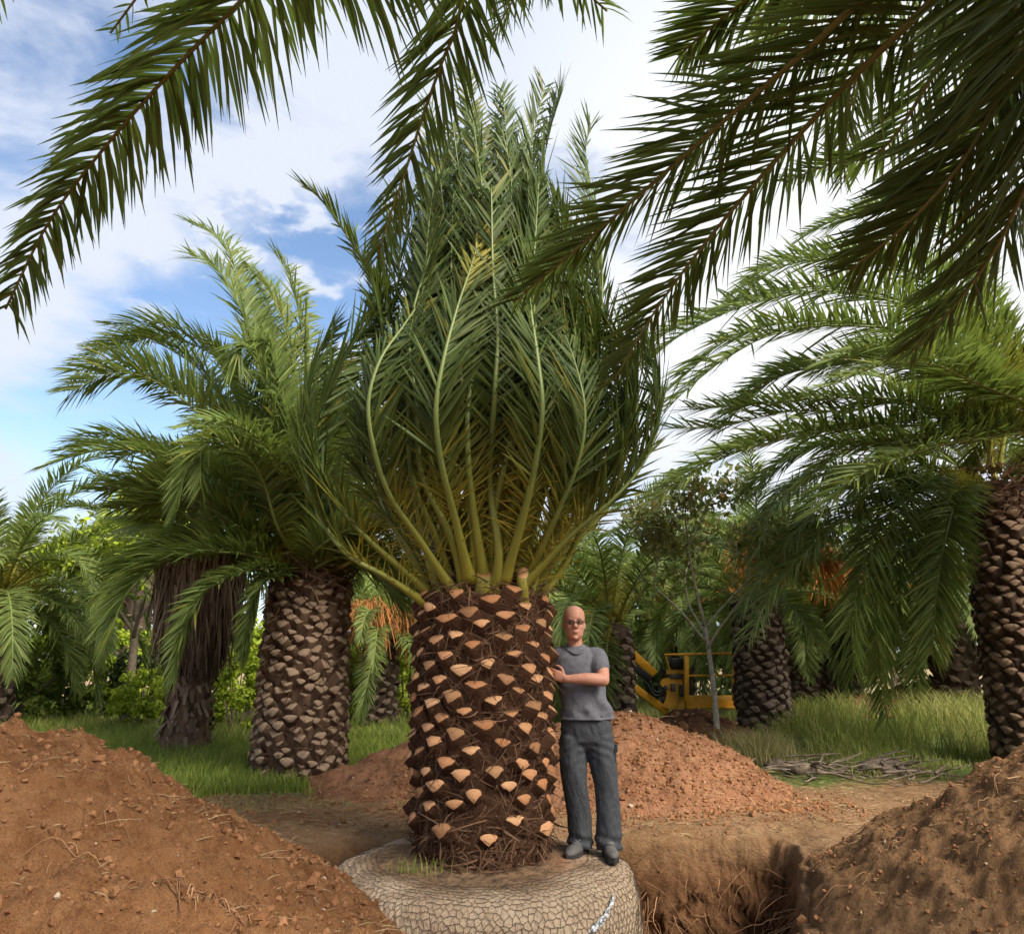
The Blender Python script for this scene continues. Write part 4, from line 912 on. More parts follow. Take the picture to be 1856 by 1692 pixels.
shrub(1480, 1235, 34, 'green', 'green bush behind the palms with orange fruit', 1.1, 2.9)

def limb_tree(x, yb, d, label, h, r, mat, bark, seed, levels=3, spread=.6, leaf=.1, ncl=9, crown_r=.4, dens=34, first=.45, lean=(0, 0), name='young_tree'):
    g = np.random.default_rng(seed); c = px(x, yb, d); z = float(ground_z(np.array(c[0]), np.array(c[1]))); o = empty(name, (c[0], c[1], z), label, 'tree')
    w = MB(); tips = []
    def grow(p, dr, L, rad, lev):
        P = [p]
        for i in range(4): dr = nrm(dr + g.normal(0, .09, 3)); P.append(P[-1] + dr*L/4)
        w.tube(crom(P, 9), np.linspace(rad, rad*.6, 9), 6)
        if lev == 0: tips.append(P[-1]); tips.append(P[2]); return
        if lev < levels: tips.append(P[-1])
        for k in range(int(g.integers(2, 4)) + (lev == levels)):
            a = g.uniform(0, 2*pi); nd = nrm(dr*g.uniform(.7, 1.2) + np.array((cos(a), sin(a), .25))*spread); grow(P[-1] if k < 2 else P[3], nd, L*g.uniform(.55, .8), rad*.55, lev-1)
    p0 = np.array((0, 0, -.05)); top = np.array((lean[0], lean[1], h*first)); mid = (p0+top)/2 + np.array((.03, 0, 0))
    w.tube(crom([p0, mid, top], 12), np.concatenate(([r*1.5], np.linspace(r, r*.7, 11))), 9)
    for k in range(4): a = k*1.6 + g.uniform(0, .6); grow(top - np.array((0, 0, .12*k)), nrm(np.array((cos(a)*spread, sin(a)*spread, 1.0))), h*.28, r*.42, levels-1)
    grow(top, np.array((0, 0, 1.)), h*.3, r*.6, levels-1)
    w.build('trunk', bark, o); m = MB(); tips = np.array(tips); leaf_cloud(m, tips, crown_r, dens, leaf, g); m.build('crown', mat, o)
limb_tree(1303, 1375, 12.1, 'slender young tree with a pale trunk and sparse olive leaves before the lift platform', 4.1, .048, M['leaf_olive'], M['bark_pale'], 6, 3, .75, .12, crown_r=.38, dens=60, first=.46, lean=(-.08, 0))
limb_tree(222, 1328, 15.5, 'thin bare trunked tree at the left edge of the lawn with yellow green leaves', 4.6, .10, M['leaf_lime'], M['bark'], 8, 3, .8, .13, crown_r=.5, dens=40, first=.45)
limb_tree(175, 1290, 24, 'tall leafy light green tree far back at the left edge', 6.0, .16, M['leaf_lime'], M['bark'], 9, 3, .8, .2, crown_r=.7, dens=60, first=.35, name='leafy_tree')
limb_tree(1620, 1235, 40, 'small dark tree by the open field at the right edge', 6, .18, M['leaf_dark'], M['bark'], 10, 3, .8, .25, crown_r=.9, dens=60, first=.3, name='leafy_tree')
limb_tree(1240, 1245, 36, 'broad green tree rising behind the lift platform', 7.5, .2, M['leaf_green'], M['bark'], 11, 3, .9, .26, crown_r=1.0, dens=70, first=.3, name='leafy_tree')
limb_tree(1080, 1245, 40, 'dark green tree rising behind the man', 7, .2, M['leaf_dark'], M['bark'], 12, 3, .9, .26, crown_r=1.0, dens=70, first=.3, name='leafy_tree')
limb_tree(640, 1245, 38, 'light green tree far behind the lime bushes', 7, .2, M['leaf_green'], M['bark'], 13, 3, .9, .26, crown_r=1.0, dens=70, first=.3, name='leafy_tree')

# far wooded ridge
def ridge():
    g = np.random.default_rng(91); m = MB(); n = 420; a = np.linspace(-1.0, 1.0, n); dd = 150+20*g.random(n)
    cs = np.stack([np.sin(a)*dd, np.cos(a)*dd, g.uniform(.5, 5, n)*(1+.6*np.sin(a*9))], -1); leaf_cloud(m, cs, 2.8, 60, 1.3, g)
    tag(m.build('far_wood', M['leaf_dark']), 'belt of distant trees along the horizon', 'wood', kind='stuff')
ridge()

# ------------------------------------------------------------------ grass
def grass_mat(name, a, b, dry):
    t = NT(name); r, g_, b_ = t.col()[:3]; c = t.mix(g_, a, b); c = t.mix(r, c, dry); return t.bsdf(c, .6, .2, trans=(.3, t.mix(.5, c, (.25, .30, .04))))
M['grass'] = grass_mat('grass', (.085, .15, .014), (.23, .30, .04), (.42, .36, .14))
M['grass_tall'] = grass_mat('tall_grass', (.13, .18, .03), (.30, .33, .07), (.46, .38, .17))
def blades(m, x, y, h, w, g, dry, bend=.5):
    n = len(x); z = ground_z(x, y)-.02; a = g.uniform(0, 2*pi, n); lean = np.stack([np.cos(a), np.sin(a), 0*a], -1)*g.uniform(.1, bend, n)[:, None]
    uu = np.array((0, .4, .75, 1.0)); hh = h*g.uniform(.5, 1.25, n); B = np.stack([x, y, z], -1)
    P = B[:, None] + np.array((0, 0, 1.))*(uu - .18*uu**2)[None, :, None]*hh[:, None, None] + lean[:, None]*(uu**2)[None, :, None]*hh[:, None, None]
    b = g.uniform(0, 2*pi, n); W = np.stack([np.cos(b), np.sin(b), 0*b], -1)[:, None]*np.array((1, .85, .55, .08))[None, :, None]*(w*g.uniform(.6, 1.3, n))[:, None, None]
    col = np.stack([np.clip(dry + g.normal(0, .18, n), 0, 1), g.random(n), g.random(n)], -1); m.ribbons(P, W, 0, col)
def on_mound(x, y): return surf(x, y) > ground_z(x, y)+.03
def field(n, x0, x1, y0, y1, g, cond):
    y = (y0**-1 + (y1**-1-y0**-1)*g.random(n))**-1; x = g.uniform(x0, x1, n)*(y/y1); k = cond(x, y) & ~on_mound(x, y); return x[k], y[k]
def build_grass():
    g = np.random.default_rng(21); m = MB()
    edge = lambda x, y: y > 8.75 + .45*fbm(x*1.3, y*1.3, 81, 3) + .9*sstep(-1.8, -.6, x) - .35*sstep(-2.2, -3.6, x)
    x, y = field(70000, -14, -.2, 8.3, 17, g, edge); pat = fbm(x*.9, y*.9, 82, 3)
    blades(m, x, y, .14+.10*np.clip(pat+.4, 0, 1)+.008*y, .0032+.0003*y, g, .12+.5*np.clip(pat, 0, 1))
    x, y = field(26000, -22, -1, 13, 26, g, lambda x, y: x > -99); blades(m, x, y, .3+0*x, .010, g, .25+.5*np.clip(fbm(x*.5, y*.5, 83, 3), -.3, 1))
    x, y = field(15000, .2, 6, 10, 22, g, lambda x, y: (x < 4.2) & (y > 10.8)); blades(m, x, y, .26+0*x, .0075, g, .1+.4*np.clip(fbm(x, y, 84, 3), -.2, 1))
    x, y = field(4200, -4.6, 0, 7.7, 9.6, g, lambda x, y: fbm(x*2.2, y*2.2, 88, 3) > .0); blades(m, x, y, .07+0*x, .003, g, .7+0*x, .9)
    tag(m.build('grass', M['grass']), 'green grass of the lawn', 'grass', kind='stuff')
    m = MB()
    x, y = field(36000, 1.5, 16, 9.6, 17, g, lambda x, y: (y > 10.2 + .6*fbm(x, y, 85, 3) + 1.6*sstep(4.2, 3.0, x)) & (fbm(x*1.2, y*1.2, 86, 3) > -.22 + .35*sstep(12, 10.5, y)))
    tall = sstep(11.2, 12.6, y)*sstep(3.6, 5, x); pat = fbm(x*.8, y*.8, 87, 3); blades(m, x, y, .16+.42*tall+.1*pat, .006, g, .35-.12*tall+.6*pat, .75)
    x, y = field(16000, 3, 26, 15, 30, g, lambda x, y: x > 2); blades(m, x, y, .35+0*x, .012, g, .4+0*x)
    c = px(1335, 1385, 11.6)
    for k in range(3): x = c[0]+.1+.35*k*.5+g.normal(0, .22, 420); y = c[1]+g.normal(0, .25, 420); blades(m, x, y, .5+0*x, .005, g, .95+0*x, .9)
    tag(m.build('tall_grass', M['grass_tall']), 'tall yellowing grass and dry stalks on the rise at the right', 'grass', kind='stuff')
    m = MB(); x = TRX-.38+g.normal(0, .12, 160); y = TRY-.50+g.normal(0, .05, 160); x, y = x[:70], y[:70]; n0 = len(x)
    P0 = g.random(n0); blades(m, x, y, .11+0*x, .0022, g, .2+0*x, .5); v = m.v[-1]; v[:, 2] += .12*0 + .02 - np.repeat(ground_z(x, y)-.02, 8)
    tag(m.build('weeds', M['grass']), 'small green weeds at the foot of the tied palm', 'weeds', kind='stuff')
build_grass()

# ------------------------------------------------------------------ cut branches on the track at the right
def debris():
    g = np.random.default_rng(33); c = px(1530, 1425, 10.0); O = np.array((c[0], c[1], 0)); p = empty('brush_pile', O, 'untidy pile of dry grey branches and cut frond bases on the track at the right', 'brush pile')
    mt = plain('dead_wood', (.16, .122, .09), .9, .1, .5, 9, .7)
    for i in range(90):
        x = g.normal(0, .7); y = g.normal(0, .42); a = g.normal(0, .8); L = g.uniform(.15, .75); n = 7; P = []
        for k in range(n): P.append((x, y, 0)); a += g.normal(0, .3); x += cos(a)*L/6; y += sin(a)*L/6
        P = np.array(P); P[:, 2] = ground_z(P[:, 0]+O[0], P[:, 1]+O[1]) + .03 + .18*g.random()**1.5 + np.linspace(0, g.uniform(-.05, .12), n); r = g.uniform(.004, .02)
        m = MB(); m.tube(crom(P, 14), np.linspace(r, r*.45, 14), 6); m.build('branch', mt, p)
    for i, (x, y, s) in enumerate(((1408, 1388, .17), (1455, 1418, .2), (1478, 1440, .16), (1600, 1400, .3), (1450, 1398, .15))):
        c2 = px(x, y, 10.2 if i else 11); m = MB(); m.ball((0, 0, s*.25), (s, s*.75, s*.45), 14); V = m.v[0]; V += .05*np.stack([fbm(V[:, 0]*9, V[:, 2]*9+i, 3), fbm(V[:, 1]*9, V[:, 0]*9, 4), fbm(V[:, 2]*9, V[:, 1]*9, 5)], -1)
        z = float(ground_z(np.array(c2[0]), np.array(c2[1]))); o = m.build('stump_piece', mt, loc=(c2[0], c2[1], z)); tag(o, ('dark rounded lump of trunk lying alone in the dry grass', 'grey lump of trunk at the left end of the brush pile', 'small lump of trunk in front of the brush pile', 'large dark lump of trunk at the right end of the brush pile', 'mossy lump of trunk behind the left end of the brush pile')[i], 'wood lump')
debris()

# ------------------------------------------------------------------ crumpled plastic strip on the root ball
def strip():
    g = np.random.default_rng(4); m = MB(); n = 26; a0, a1 = -.92, -.60
    a = np.linspace(a0, a1, n); z = np.linspace(-.235, -.085, n); prof = np.array(BPROF); r = np.interp(-z, -prof[::1, 1], prof[:, 0])
    rr, zz = ball_disp(r, z, a); rows = []
    for q in (-1, -.4, .3, 1): rows.append(np.stack([(rr+.012+g.normal(0, .006, n))*np.cos(a), (rr+.012+g.normal(0, .006, n))*np.sin(a), zz+q*.025+g.normal(0, .003, n)], -1))
    m.add(np.stack(rows, 1).reshape(-1, 3), grid_faces(4, n)); t = NT('crumpled_plastic'); v = t.noise(38, 4, .7)
    c = t.mix(t.rng(v, .45, .56), (.70, .70, .74), (.10, .13, .12)); o = m.build('plastic_strip', t.bsdf(c, .3, .5, t.bump(v, .6, .01)), smooth=False, loc=(TRX, TRY, 0))
    tag(o, 'crumpled silvery white plastic strip stuck to the side of the netted root ball', 'plastic strip')
strip()

# ------------------------------------------------------------------ yellow boom lift
def lift():
    D = 16.0; P = lambda x, y, dd=0: px(x, y, D+dd); c = P(1215, 1285); O = np.array((c[0], c[1], float(ground_z(np.array(c[0]), np.array(c[1])))))
    o = empty('boom_lift', O, 'yellow boom lift with its railed work platform lowered behind the red soil heap', 'boom lift')
    ym = plain('lift_yellow', (.66, .32, .02), .5, .4, .2, 6, .15); km = plain('lift_black', (.018, .018, .02), .45, .4, .3); gm = plain('lift_grey', (.10, .09, .08), .6, .3, .3)
    def bar(m, a, b, r, depth=None, mat=0):
        a = np.asarray(a)-O; b = np.asarray(b)-O; d = b-a; L = np.linalg.norm(d); x = d/L; y = nrm(np.cross((0, 1., 0), x)); zz = np.cross(x, y); m.box((a+b)/2, (L, r*2, depth or r*2), mat, np.stack([x, y, zz], 1), bev=.012)
    m = MB(); bar(m, P(1060, 1105), P(1186, 1222), .085, .16); bar(m, P(1060, 1180), P(1210, 1290, -.0), .075, .14); m.build('boom', ym, o)
    m = MB(); bar(m, P(1090, 1165, -.05), P(1180, 1232, -.05), .075, .12); b = MB(); m.tube(crom([P(1178, 1232, -.1)-O, P(1186, 1252, -.12)-O, P(1200, 1252, -.12)-O, P(1207, 1240, -.1)-O], 14), .022, 6); m.tube(crom([P(1172, 1236, -.1)-O, P(1188, 1260, -.15)-O, P(1206, 1250, -.1)-O], 14), .02, 6); m.build('hydraulic_cylinder', km, o)
    m = MB(); bar(m, P(1206, 1290, -.03), P(1206, 1238, -.03), .0, .2) if False else None
    pts = [(1196, 1238), (1200, 1230), (1212, 1227), (1236, 1227), (1240, 1262), (1242, 1283), (1220, 1287), (1200, 1280), (1206, 1268), (1209, 1255), (1204, 1247)]
    F = np.array([P(x, y, -.12) for x, y in pts])-O; Bk = np.array([P(x, y, .18) for x, y in pts])-O; n = len(pts); i = np.arange(n); j = (i+1) % n
    m.add(np.concatenate([F, Bk]), np.stack([i, i+n, j+n, j], -1)); m.f.append(np.arange(n)[None]); m.mi.append(np.array([0])); m.f.append((np.arange(n)[::-1]+n)[None]); m.mi.append(np.array([0]))
    bar(m, P(1208, 1217, -.1), P(1244, 1217, -.1), .045); m.build('bracket', ym, o, smooth=False)
    m = MB(); bar(m, P(1214, 1225, -.1), P(1236, 1225, -.1), .05); bar(m, P(1220, 1238, -.15), P(1220, 1252, -.15), .045); bar(m, P(1236, 1240, -.15), P(1236, 1262, -.15), .05); m.tube([P(1207, 1246, -.16)-O, P(1207, 1246, -.13)-O], .05, 12); m.build('pivot', gm, o)
    m = MB(); bar(m, P(1242, 1272, -.1), P(1330, 1272, -.1), .13, .1); bar(m, P(1242, 1281), P(1330, 1281), .03, .5); m.build('platform_tray', ym, o)
    m = MB()
    for dd in (-.35, .5):
        bar(m, P(1244, 1188, dd), P(1244, 1270, dd), .045 if dd < 0 else .02); bar(m, P(1204, 1186, dd), P(1330, 1183, dd), .022); bar(m, P(1244, 1224, dd), P(1330, 1223, dd), .018); bar(m, P(1329, 1183, dd), P(1329, 1270, dd), .022); bar(m, P(1206, 1186, dd), P(1214, 1215, dd), .012)
    for x, y in ((1244, 1190), (1329, 1185), (1329, 1224)): bar(m, P(x, y, -.35), P(x, y, .5), .02)
    m.build('guard_rail', ym, o)
    m = MB(); bar(m, P(1212, 1200, -.1), P(1240, 1202, -.1), .10, .22); m.build('control_box', km, o)
    # turntable and wheels, standing behind the man and the tied palm
    m = MB(); q = P(1010, 1250, .3)-O; q[2] = .62; m.box(q+np.array((-.2, .3, .1)), (1.3, 1.1, .55), bev=.06); m.box(q+np.array((.1, .3, .6)), (.5, .4, .6), bev=.04); bar(m, q+O+np.array((.1, .3, .8)), P(1062, 1140), .1); m.build('chassis', ym, o)
    for sx in (-.7, .3):
        for sy in (-.25, .8):
            w = MB(); w.loft([(q+np.array((sx, sy+k, -.28)), (r_, 0, 0), (0, 0, r_)) for k, r_ in ((-.11, .24), (-.09, .32), (.09, .32), (.11, .24))], 20); w.build('wheel', km, o)
lift()

# ------------------------------------------------------------------ the man
def remesh(m, name, mat, parent, voxel, smooth=4, extra=None):
    me = m.mesh('tmp', []); o = bpy.data.objects.new('tmp', me); C.objects.link(o)
    r = o.modifiers.new('r', 'REMESH'); r.mode = 'VOXEL'; r.voxel_size = voxel
    s = o.modifiers.new('s', 'SMOOTH'); s.factor = .5; s.iterations = smooth
    bpy.context.view_layer.update(); dg = bpy.context.evaluated_depsgraph_get(); me2 = bpy.data.meshes.new_from_object(o.evaluated_get(dg))
    bpy.data.objects.remove(o); bpy.data.meshes.remove(me); me2.name = name
    V = np.zeros(len(me2.vertices)*3); me2.vertices.foreach_get('co', V); V = V.reshape(-1, 3)
    if extra is not None: V = extra(V); me2.vertices.foreach_set('co', V.ravel())
    me2.polygons.foreach_set('use_smooth', np.ones(len(me2.polygons), bool)); me2.materials.clear(); me2.materials.append(mat); me2.update()
    o = bpy.data.objects.new(name, me2); C.objects.link(o); o.parent = parent; return o
def limb(m, pts, rad, n=16, flat=1.0):
    m.tube(crom(pts, 5*len(pts)), np.interp(np.linspace(0, 1, 5*len(pts)), np.linspace(0, 1, len(rad)), rad), n, up=(.1, -1, .1), flat=flat)
    for p, r in ((pts[0], rad[0]), (pts[-1], rad[-1])): m.ball(p, r*.97, 12)
def man():
    mw = px(1067, 1541, 6.14); O = np.array((mw[0], mw[1], .018))
    o = empty('person', O, 'bald man in glasses, grey t-shirt and dark trousers standing on the netted root ball', 'person')
    skin = NT('skin'); n = skin.noise(22, 4); n2 = skin.noise(7, 3); c = skin.mix(skin.rng(n, .35, .7), (.44, .20, .125), (.53, .265, .18)); c = skin.mix(skin.rng(n2, .5, .75, 0, .5), c, (.43, .16, .10)); skin = skin.bsdf(c, .5, .35, skin.bump(skin.noise(90, 3), .15, .004))
    t = NT('grey_shirt'); n = t.noise(30, 5); w = t.noise(5, 2, .45, sc=(1, 1, .5), dist=.8); c = t.mix(t.rng(n, .3, .7), (.105, .104, .116), (.15, .148, .162)); shirt_m = t.bsdf(c, .9, .1, t.bump(t.noise(400, 2), .06, .002, t.bump(w, .5, .03)))
    t = NT('work_trousers'); n = t.noise(26, 5); w = t.noise(6, 5, .6, sc=(1, 1, .5), dist=.8); c = t.mix(t.rng(n, .3, .7), (.040, .042, .047), (.066, .068, .074)); trou_m = t.bsdf(c, .85, .15, t.bump(t.noise(260, 2), .25, .003, t.bump(w, .6, .05)))
    hx = -.075; hy = -.045; hz = 1.505; A = np.array
    # --- body: one skin
    b = MB()
    lv = [(0, .022, .050, .005), (.012, .036, .070, .02), (.035, .055, .082, .045), (.07, .062, .086, .075), (.10, .0675, .086, .09), (.13, .070, .082, .099), (.155, .0725, .088, .104), (.18, .0735, .090, .106), (.21, .0705, .083, .101), (.235, .060, .066, .084), (.255, .040, .040, .054), (.265, .014, .012, .018)]
    b.loft([((hx, hy+(bk-f)/2+.01, hz+z), (a*1.12, 0, 0), (0, (f+bk)/2, 0)) for z, a, f, bk in lv], 26)
    fy = hy+.01
    b.loft([((hx, fy-.080, hz+.150), (.009, 0, 0), (0, .014, 0)), ((hx, fy-.092, hz+.125), (.011, 0, 0), (0, .016, 0)), ((hx, fy-.101, hz+.104), (.016, 0, 0), (0, .018, 0)), ((hx, fy-.092, hz+.093), (.015, 0, 0), (0, .014, 0))], 12)
    for s in (-1, 1):
        b.ball((hx+s*.015, fy-.088, hz+.097), (.009, .011, .008), 10); b.ball((hx+s*.035, fy-.074, hz+.157), (.024, .012, .009), 10)
        b.ball((hx+s*.041, fy-.058, hz+.100), (.022, .016, .020), 10)
        b.loft([((hx+s*(.078+.006*k), fy+.012+.006*k, hz+.115), (.004, .010, 0), (0, .006*(1-.3*k), .031-.006*k)) for k in (0, 1, 2)], 12)
    b.ball((hx, fy-.076, hz+.020), (.02, .014, .015), 10); b.ball((hx, fy-.081, hz+.067), (.024, .010, .007), 12); b.ball((hx, fy-.080, hz+.055), (.021, .011, .007), 12)
    limb(b, [A((hx, .00, 1.56)), A((hx+.003, .008, 1.48)), A((-.065, .015, 1.40))], (.058, .060, .072), flat=.95)
    b.loft([((0, 0, .74), (.14, 0, 0), (0, .09, 0)), ((0, 0, .85), (.175, 0, 0), (0, .105, 0)), ((-.01, 0, 1.0), (.160, 0, 0), (0, .10, 0)), ((-.04, 0, 1.2), (.158, 0, 0), (0, .098, 0)), ((-.058, 0, 1.34), (.17, 0, 0), (0, .10, 0)), ((-.062, 0, 1.40), (.140, 0, 0), (0, .070, 0)), ((-.065, .01, 1.44), (.085, 0, 0), (0, .050, 0))], 24)
    SL, EL, WL = A((.100, .0, 1.385)), A((.120, -.185, 1.215)), A((-.160, -.205, 1.225))
    limb(b, [SL, (SL+EL)/2+A((.012, .01, .01)), EL], (.060, .052, .046)); limb(b, [EL, EL*.6+WL*.4+A((0, -.012, .006)), WL], (.047, .043, .027))
    SR, ER, WR = A((-.220, .02, 1.385)), A((-.30, .25, 1.22)), A((-.40, .47, 1.24))
    limb(b, [SR, (SR+ER)/2, ER], (.058, .050, .044)); limb(b, [ER, ER*.6+WR*.4, WR], (.045, .041, .027))
    def hand(w, d, nrml, thumb, curl):
        d = nrm(d); nrml = nrm(nrml - d*np.dot(nrml, d)); sd = nrm(thumb - d*np.dot(thumb, d)); k = w + d*.05
        b.loft([(w-d*.005, sd*.026, nrml*.018), (w+d*.03, sd*.037, nrml*.017), (w+d*.065, sd*.042, nrml*.015), (w+d*.088, sd*.040, nrml*.012)], 14)
        for i, L in enumerate((.070, .078, .073, .058)):
            q = w + d*.083 + sd*(.030-.020*i); P = [q]; a = 0
            for j, f in enumerate((.45, .32, .25)):
                a += curl*(.5, 1, .7)[j]; P.append(P[-1] + (d*cos(a) + nrml*sin(a) + sd*(.10-.07*i))*L*f)
            b.tube(crom(P, 10), np.linspace(.0092, .0072, 10), 8); b.ball(P[-1], .0072, 8)
        q = w + d*.03 + sd*.032; P = [q, q+sd*.025+d*.018+nrml*.006, q+sd*.038+d*.048+nrml*.012, q+sd*.036+d*.070+nrml*.02]; b.tube(crom(P, 10), np.linspace(.0125, .008, 10), 8); b.ball(P[-1], .008, 8)
    hand(WL, A((-.93, .12, .34)), A((-.15, 1, -.05)), A((.2, -.05, 1)), .55)
    hand(WR, A((-.8, .45, .2)), A((-.6, -.8, 0)), A((0, 0, 1)), .5)
    HLp, KL, AL = A((-.095, 0, .80)), A((-.082, -.035, .47)), A((-.052, .01, .09)); HRp, KR, AR = A((.095, 0, .80)), A((.132, -.035, .46)), A((.140, -.035, .08))
    for h, k, a in ((HLp, KL, AL), (HRp, KR, AR)): limb(b, [h, (h+k)/2, k], (.085, .073, .055)); limb(b, [k, (k*.6+a*.4), a], (.052, .052, .036)); limb(b, [a, a+A((-.01 if h is HLp else .003, -.03, -.045))], (.034, .030))
    body = remesh(b, 'body', skin, o, .0048, 3)
    # --- face details
    t = plain('eye_white', (.34, .29, .26), .3, .5, .05); dk = plain('eye_dark', (.03, .02, .018), .3, .5, .1); lipm = plain('lip', (.34, .12, .09), .5, .3, .1)
    for s in (-1, 1):
        e = MB(); e.ball((hx+s*.032, fy-.0785, hz+.138), (.0125, .008, .0055), 12); e.ball((hx+s*.032, fy-.0840, hz+.138), (.0052, .0035, .0052), 10, 1); e.build('eye', [t, dk], o)
        e = MB(); e.tube([(hx+s*.014, fy-.092, hz+.160), (hx+s*.032, fy-.093, hz+.166), (hx+s*.052, fy-.080, hz+.160)], (.002, .003, .0015), 6); e.build('eyebrow', plain('brow', (.24, .15, .11), .9, .1), o)
    l = MB(); l.tube(crom([(hx-.024, fy-.086, hz+.060), (hx, fy-.0925, hz+.062), (hx+.024, fy-.086, hz+.060)], 9), (.001, .003, .0045, .005, .005, .005, .0045, .003, .001), 8, flat=.8); l.build('lips', lipm, o)
    g = MB(); gm = plain('glasses_frame', (.05, .035, .03), .35, .5, .2); lens = NT('glasses_lens'); lb = lens.n('ShaderNodeBsdfTransparent'); lb.inputs[0].default_value = (.62, .58, .55, 1); gl_ = lens.n('ShaderNodeBsdfGlossy'); gl_.inputs['Roughness'].default_value = .05; lx = lens.n('ShaderNodeMixShader'); lx.inputs[0].default_value = .03; lens.l(lb.outputs[0], lx.inputs[1]); lens.l(gl_.outputs[0], lx.inputs[2]); lens.l(lx.outputs[0], lens.out.inputs[0])
    gy = fy-.106
    for s in (-1, 1):
        P = [(hx+s*(.033+.026*cos(a)), gy+.006*abs(cos(a)*s)*(1 if cos(a) > 0 else 0), hz+.135+.016*sin(a)) for a in np.linspace(0, 2*pi, 20)]
        g.tube(P, .0022, 6, cap=False); g.tube([(hx+s*.059, gy+.004, hz+.143), (hx+s*.079, gy+.03, hz+.143), (hx+s*.086, fy+.012, hz+.140)], .002, 6)
    g.tube([(hx-.008, gy, hz+.139), (hx, gy-.004, hz+.142), (hx+.008, gy, hz+.139)], .0022, 6); gl = g.build('glasses', gm, o)
    for s in (-1, 1):
        q = MB(); q.ball((hx+s*.033, gy+.002, hz+.135), (.025, .0012, .0155), 16); q.build('lens', lens.m, gl)
    # --- shirt
    s_ = MB(); rings = [((.0, 0, .925), (.202, 0, 0), (0, .142, 0)), ((-.003, -.004, 1.0), (.187, 0, 0), (0, .135, 0)), ((-.015, -.008, 1.10), (.184, 0, 0), (0, .136, 0)), ((-.032, -.004, 1.2), (.185, 0, 0), (0, .130, 0)), ((-.05, 0, 1.32), (.193, 0, 0), (0, .125, 0)), ((-.06, .0, 1.375), (.186, 0, 0), (0, .112, 0)), ((-.064, .005, 1.415), (.158, 0, 0), (0, .094, 0)), ((-.066, .012, 1.447), (.116, 0, 0), (0, .078, 0)), ((-.067, .020, 1.468), (.082, 0, 0), (0, .062, 0)), ((-.067, .024, 1.478), (.072, 0, 0), (0, .052, 0))]
    s_.loft(rings, 30)
    e1 = SL+(EL-SL)*.50; limb(s_, [SL+A((-.05, 0, .01)), SL+A((.0, -.01, 0)), e1], (.064, .074, .076), 18); e2 = SR+(ER-SR)*.55; limb(s_, [SR+A((.05, 0, .01)), SR, e2], (.064, .072, .074), 18)
    def folds(V):
        x, y, z = V.T; f = .010*fbm(x*6+y*4+z*10, z*5-x*9, 7, 3)+.006*fbm(x*14+z*16, z*9-x*15, 8, 2); low = sstep(1.35, 1.0, z); d = V - A((-.02, 0, 0)); d[:, 2] = 0; d = nrm(d)
        f = f + low*.010*np.sin((x*.8+z*.55)*58 + 3*fbm(x*4, z*4, 9, 2))*sstep(-.05, .12, x); hem = .008*sstep(.95, .925, z); V = V + d*(f*(.5+low)+hem)[:, None]; return V
    shirt = remesh(s_, 't_shirt', shirt_m, o, .0075, 3, folds)
    nk = MB(); a = np.linspace(0, 2*pi, 36); nk.tube(np.stack([-.068+.080*np.cos(a), -.014+.072*np.sin(a)-.016*np.clip(-np.sin(a), 0, 1)**3, 1.456+.026*np.sin(a)-.026*np.clip(-np.sin(a), 0, 1)**4], -1), .0085, 8, cap=False); nk.build('collar', plain('shirt_rib', (.12, .12, .135), .9, .1, .1), shirt)
    # --- trousers
    p = MB(); p.loft([((0, .0, .70), (.10, 0, 0), (0, .06, 0)), ((0, 0, .77), (.186, 0, 0), (0, .115, 0)), ((0, .0, .86), (.196, 0, 0), (0, .126, 0)), ((0, 0, .97), (.180, 0, 0), (0, .122, 0))], 28)
    HM = A((-.060, .012, .065)); limb(p, [A((-.098, 0, .80)), A((-.105, -.005, .66)), A((-.092, -.03, .46)), A((-.068, -.01, .26)), HM], (.106, .104, .090, .088, .096), 20)
    HM2 = A((.146, -.035, .055)); limb(p, [A((.098, 0, .80)), A((.112, -.01, .66)), A((.136, -.03, .46)), A((.146, -.035, .26)), HM2], (.106, .102, .086, .086, .100), 20)
    def folds2(V):
        x, y, z = V.T; lx = np.where(x < .02, -.085, .125); d = V - np.stack([lx, 0*y, z], -1); d[:, 2] = 0; d = nrm(d); f = .010*fbm(x*9+z*2.5, z*2.2+y*8, 17, 3) + .006*fbm(x*22+z*7, z*5+y*20, 18, 2)
        f += .009*sstep(.20, .08, z)*np.sin(z*62+x*26+3*fbm(x*9, z*5, 4, 2)) + .0035*sstep(.14, .0, np.abs(z-.74))*np.sin((z+.5*np.abs(x-.01))*95 + 4*fbm(x*8, z*8, 5, 2)); V = V + d*f[:, None]; V[:, 2] = np.maximum(V[:, 2], .035); return V
    tr = remesh(p, 'trousers', trou_m, o, .0085, 3, folds2)
    pk = MB(); pk.box((0, 0, 0), (.012, .12, .20), bev=.005); pk.box((.006, 0, .085), (.014, .128, .05), bev=.005); q = pk.build('cargo_pocket', trou_m, tr); q.location = (.203, .0, .640); q.rotation_euler = (0, R(3), R(8))
    # --- shoes
    sh = plain('shoe_upper', (.095, .09, .085), .7, .2, .3, 20, .3); so = plain('shoe_sole', (.035, .033, .032), .8, .2, .2); lc = plain('lace', (.25, .24, .22), .8, .1)
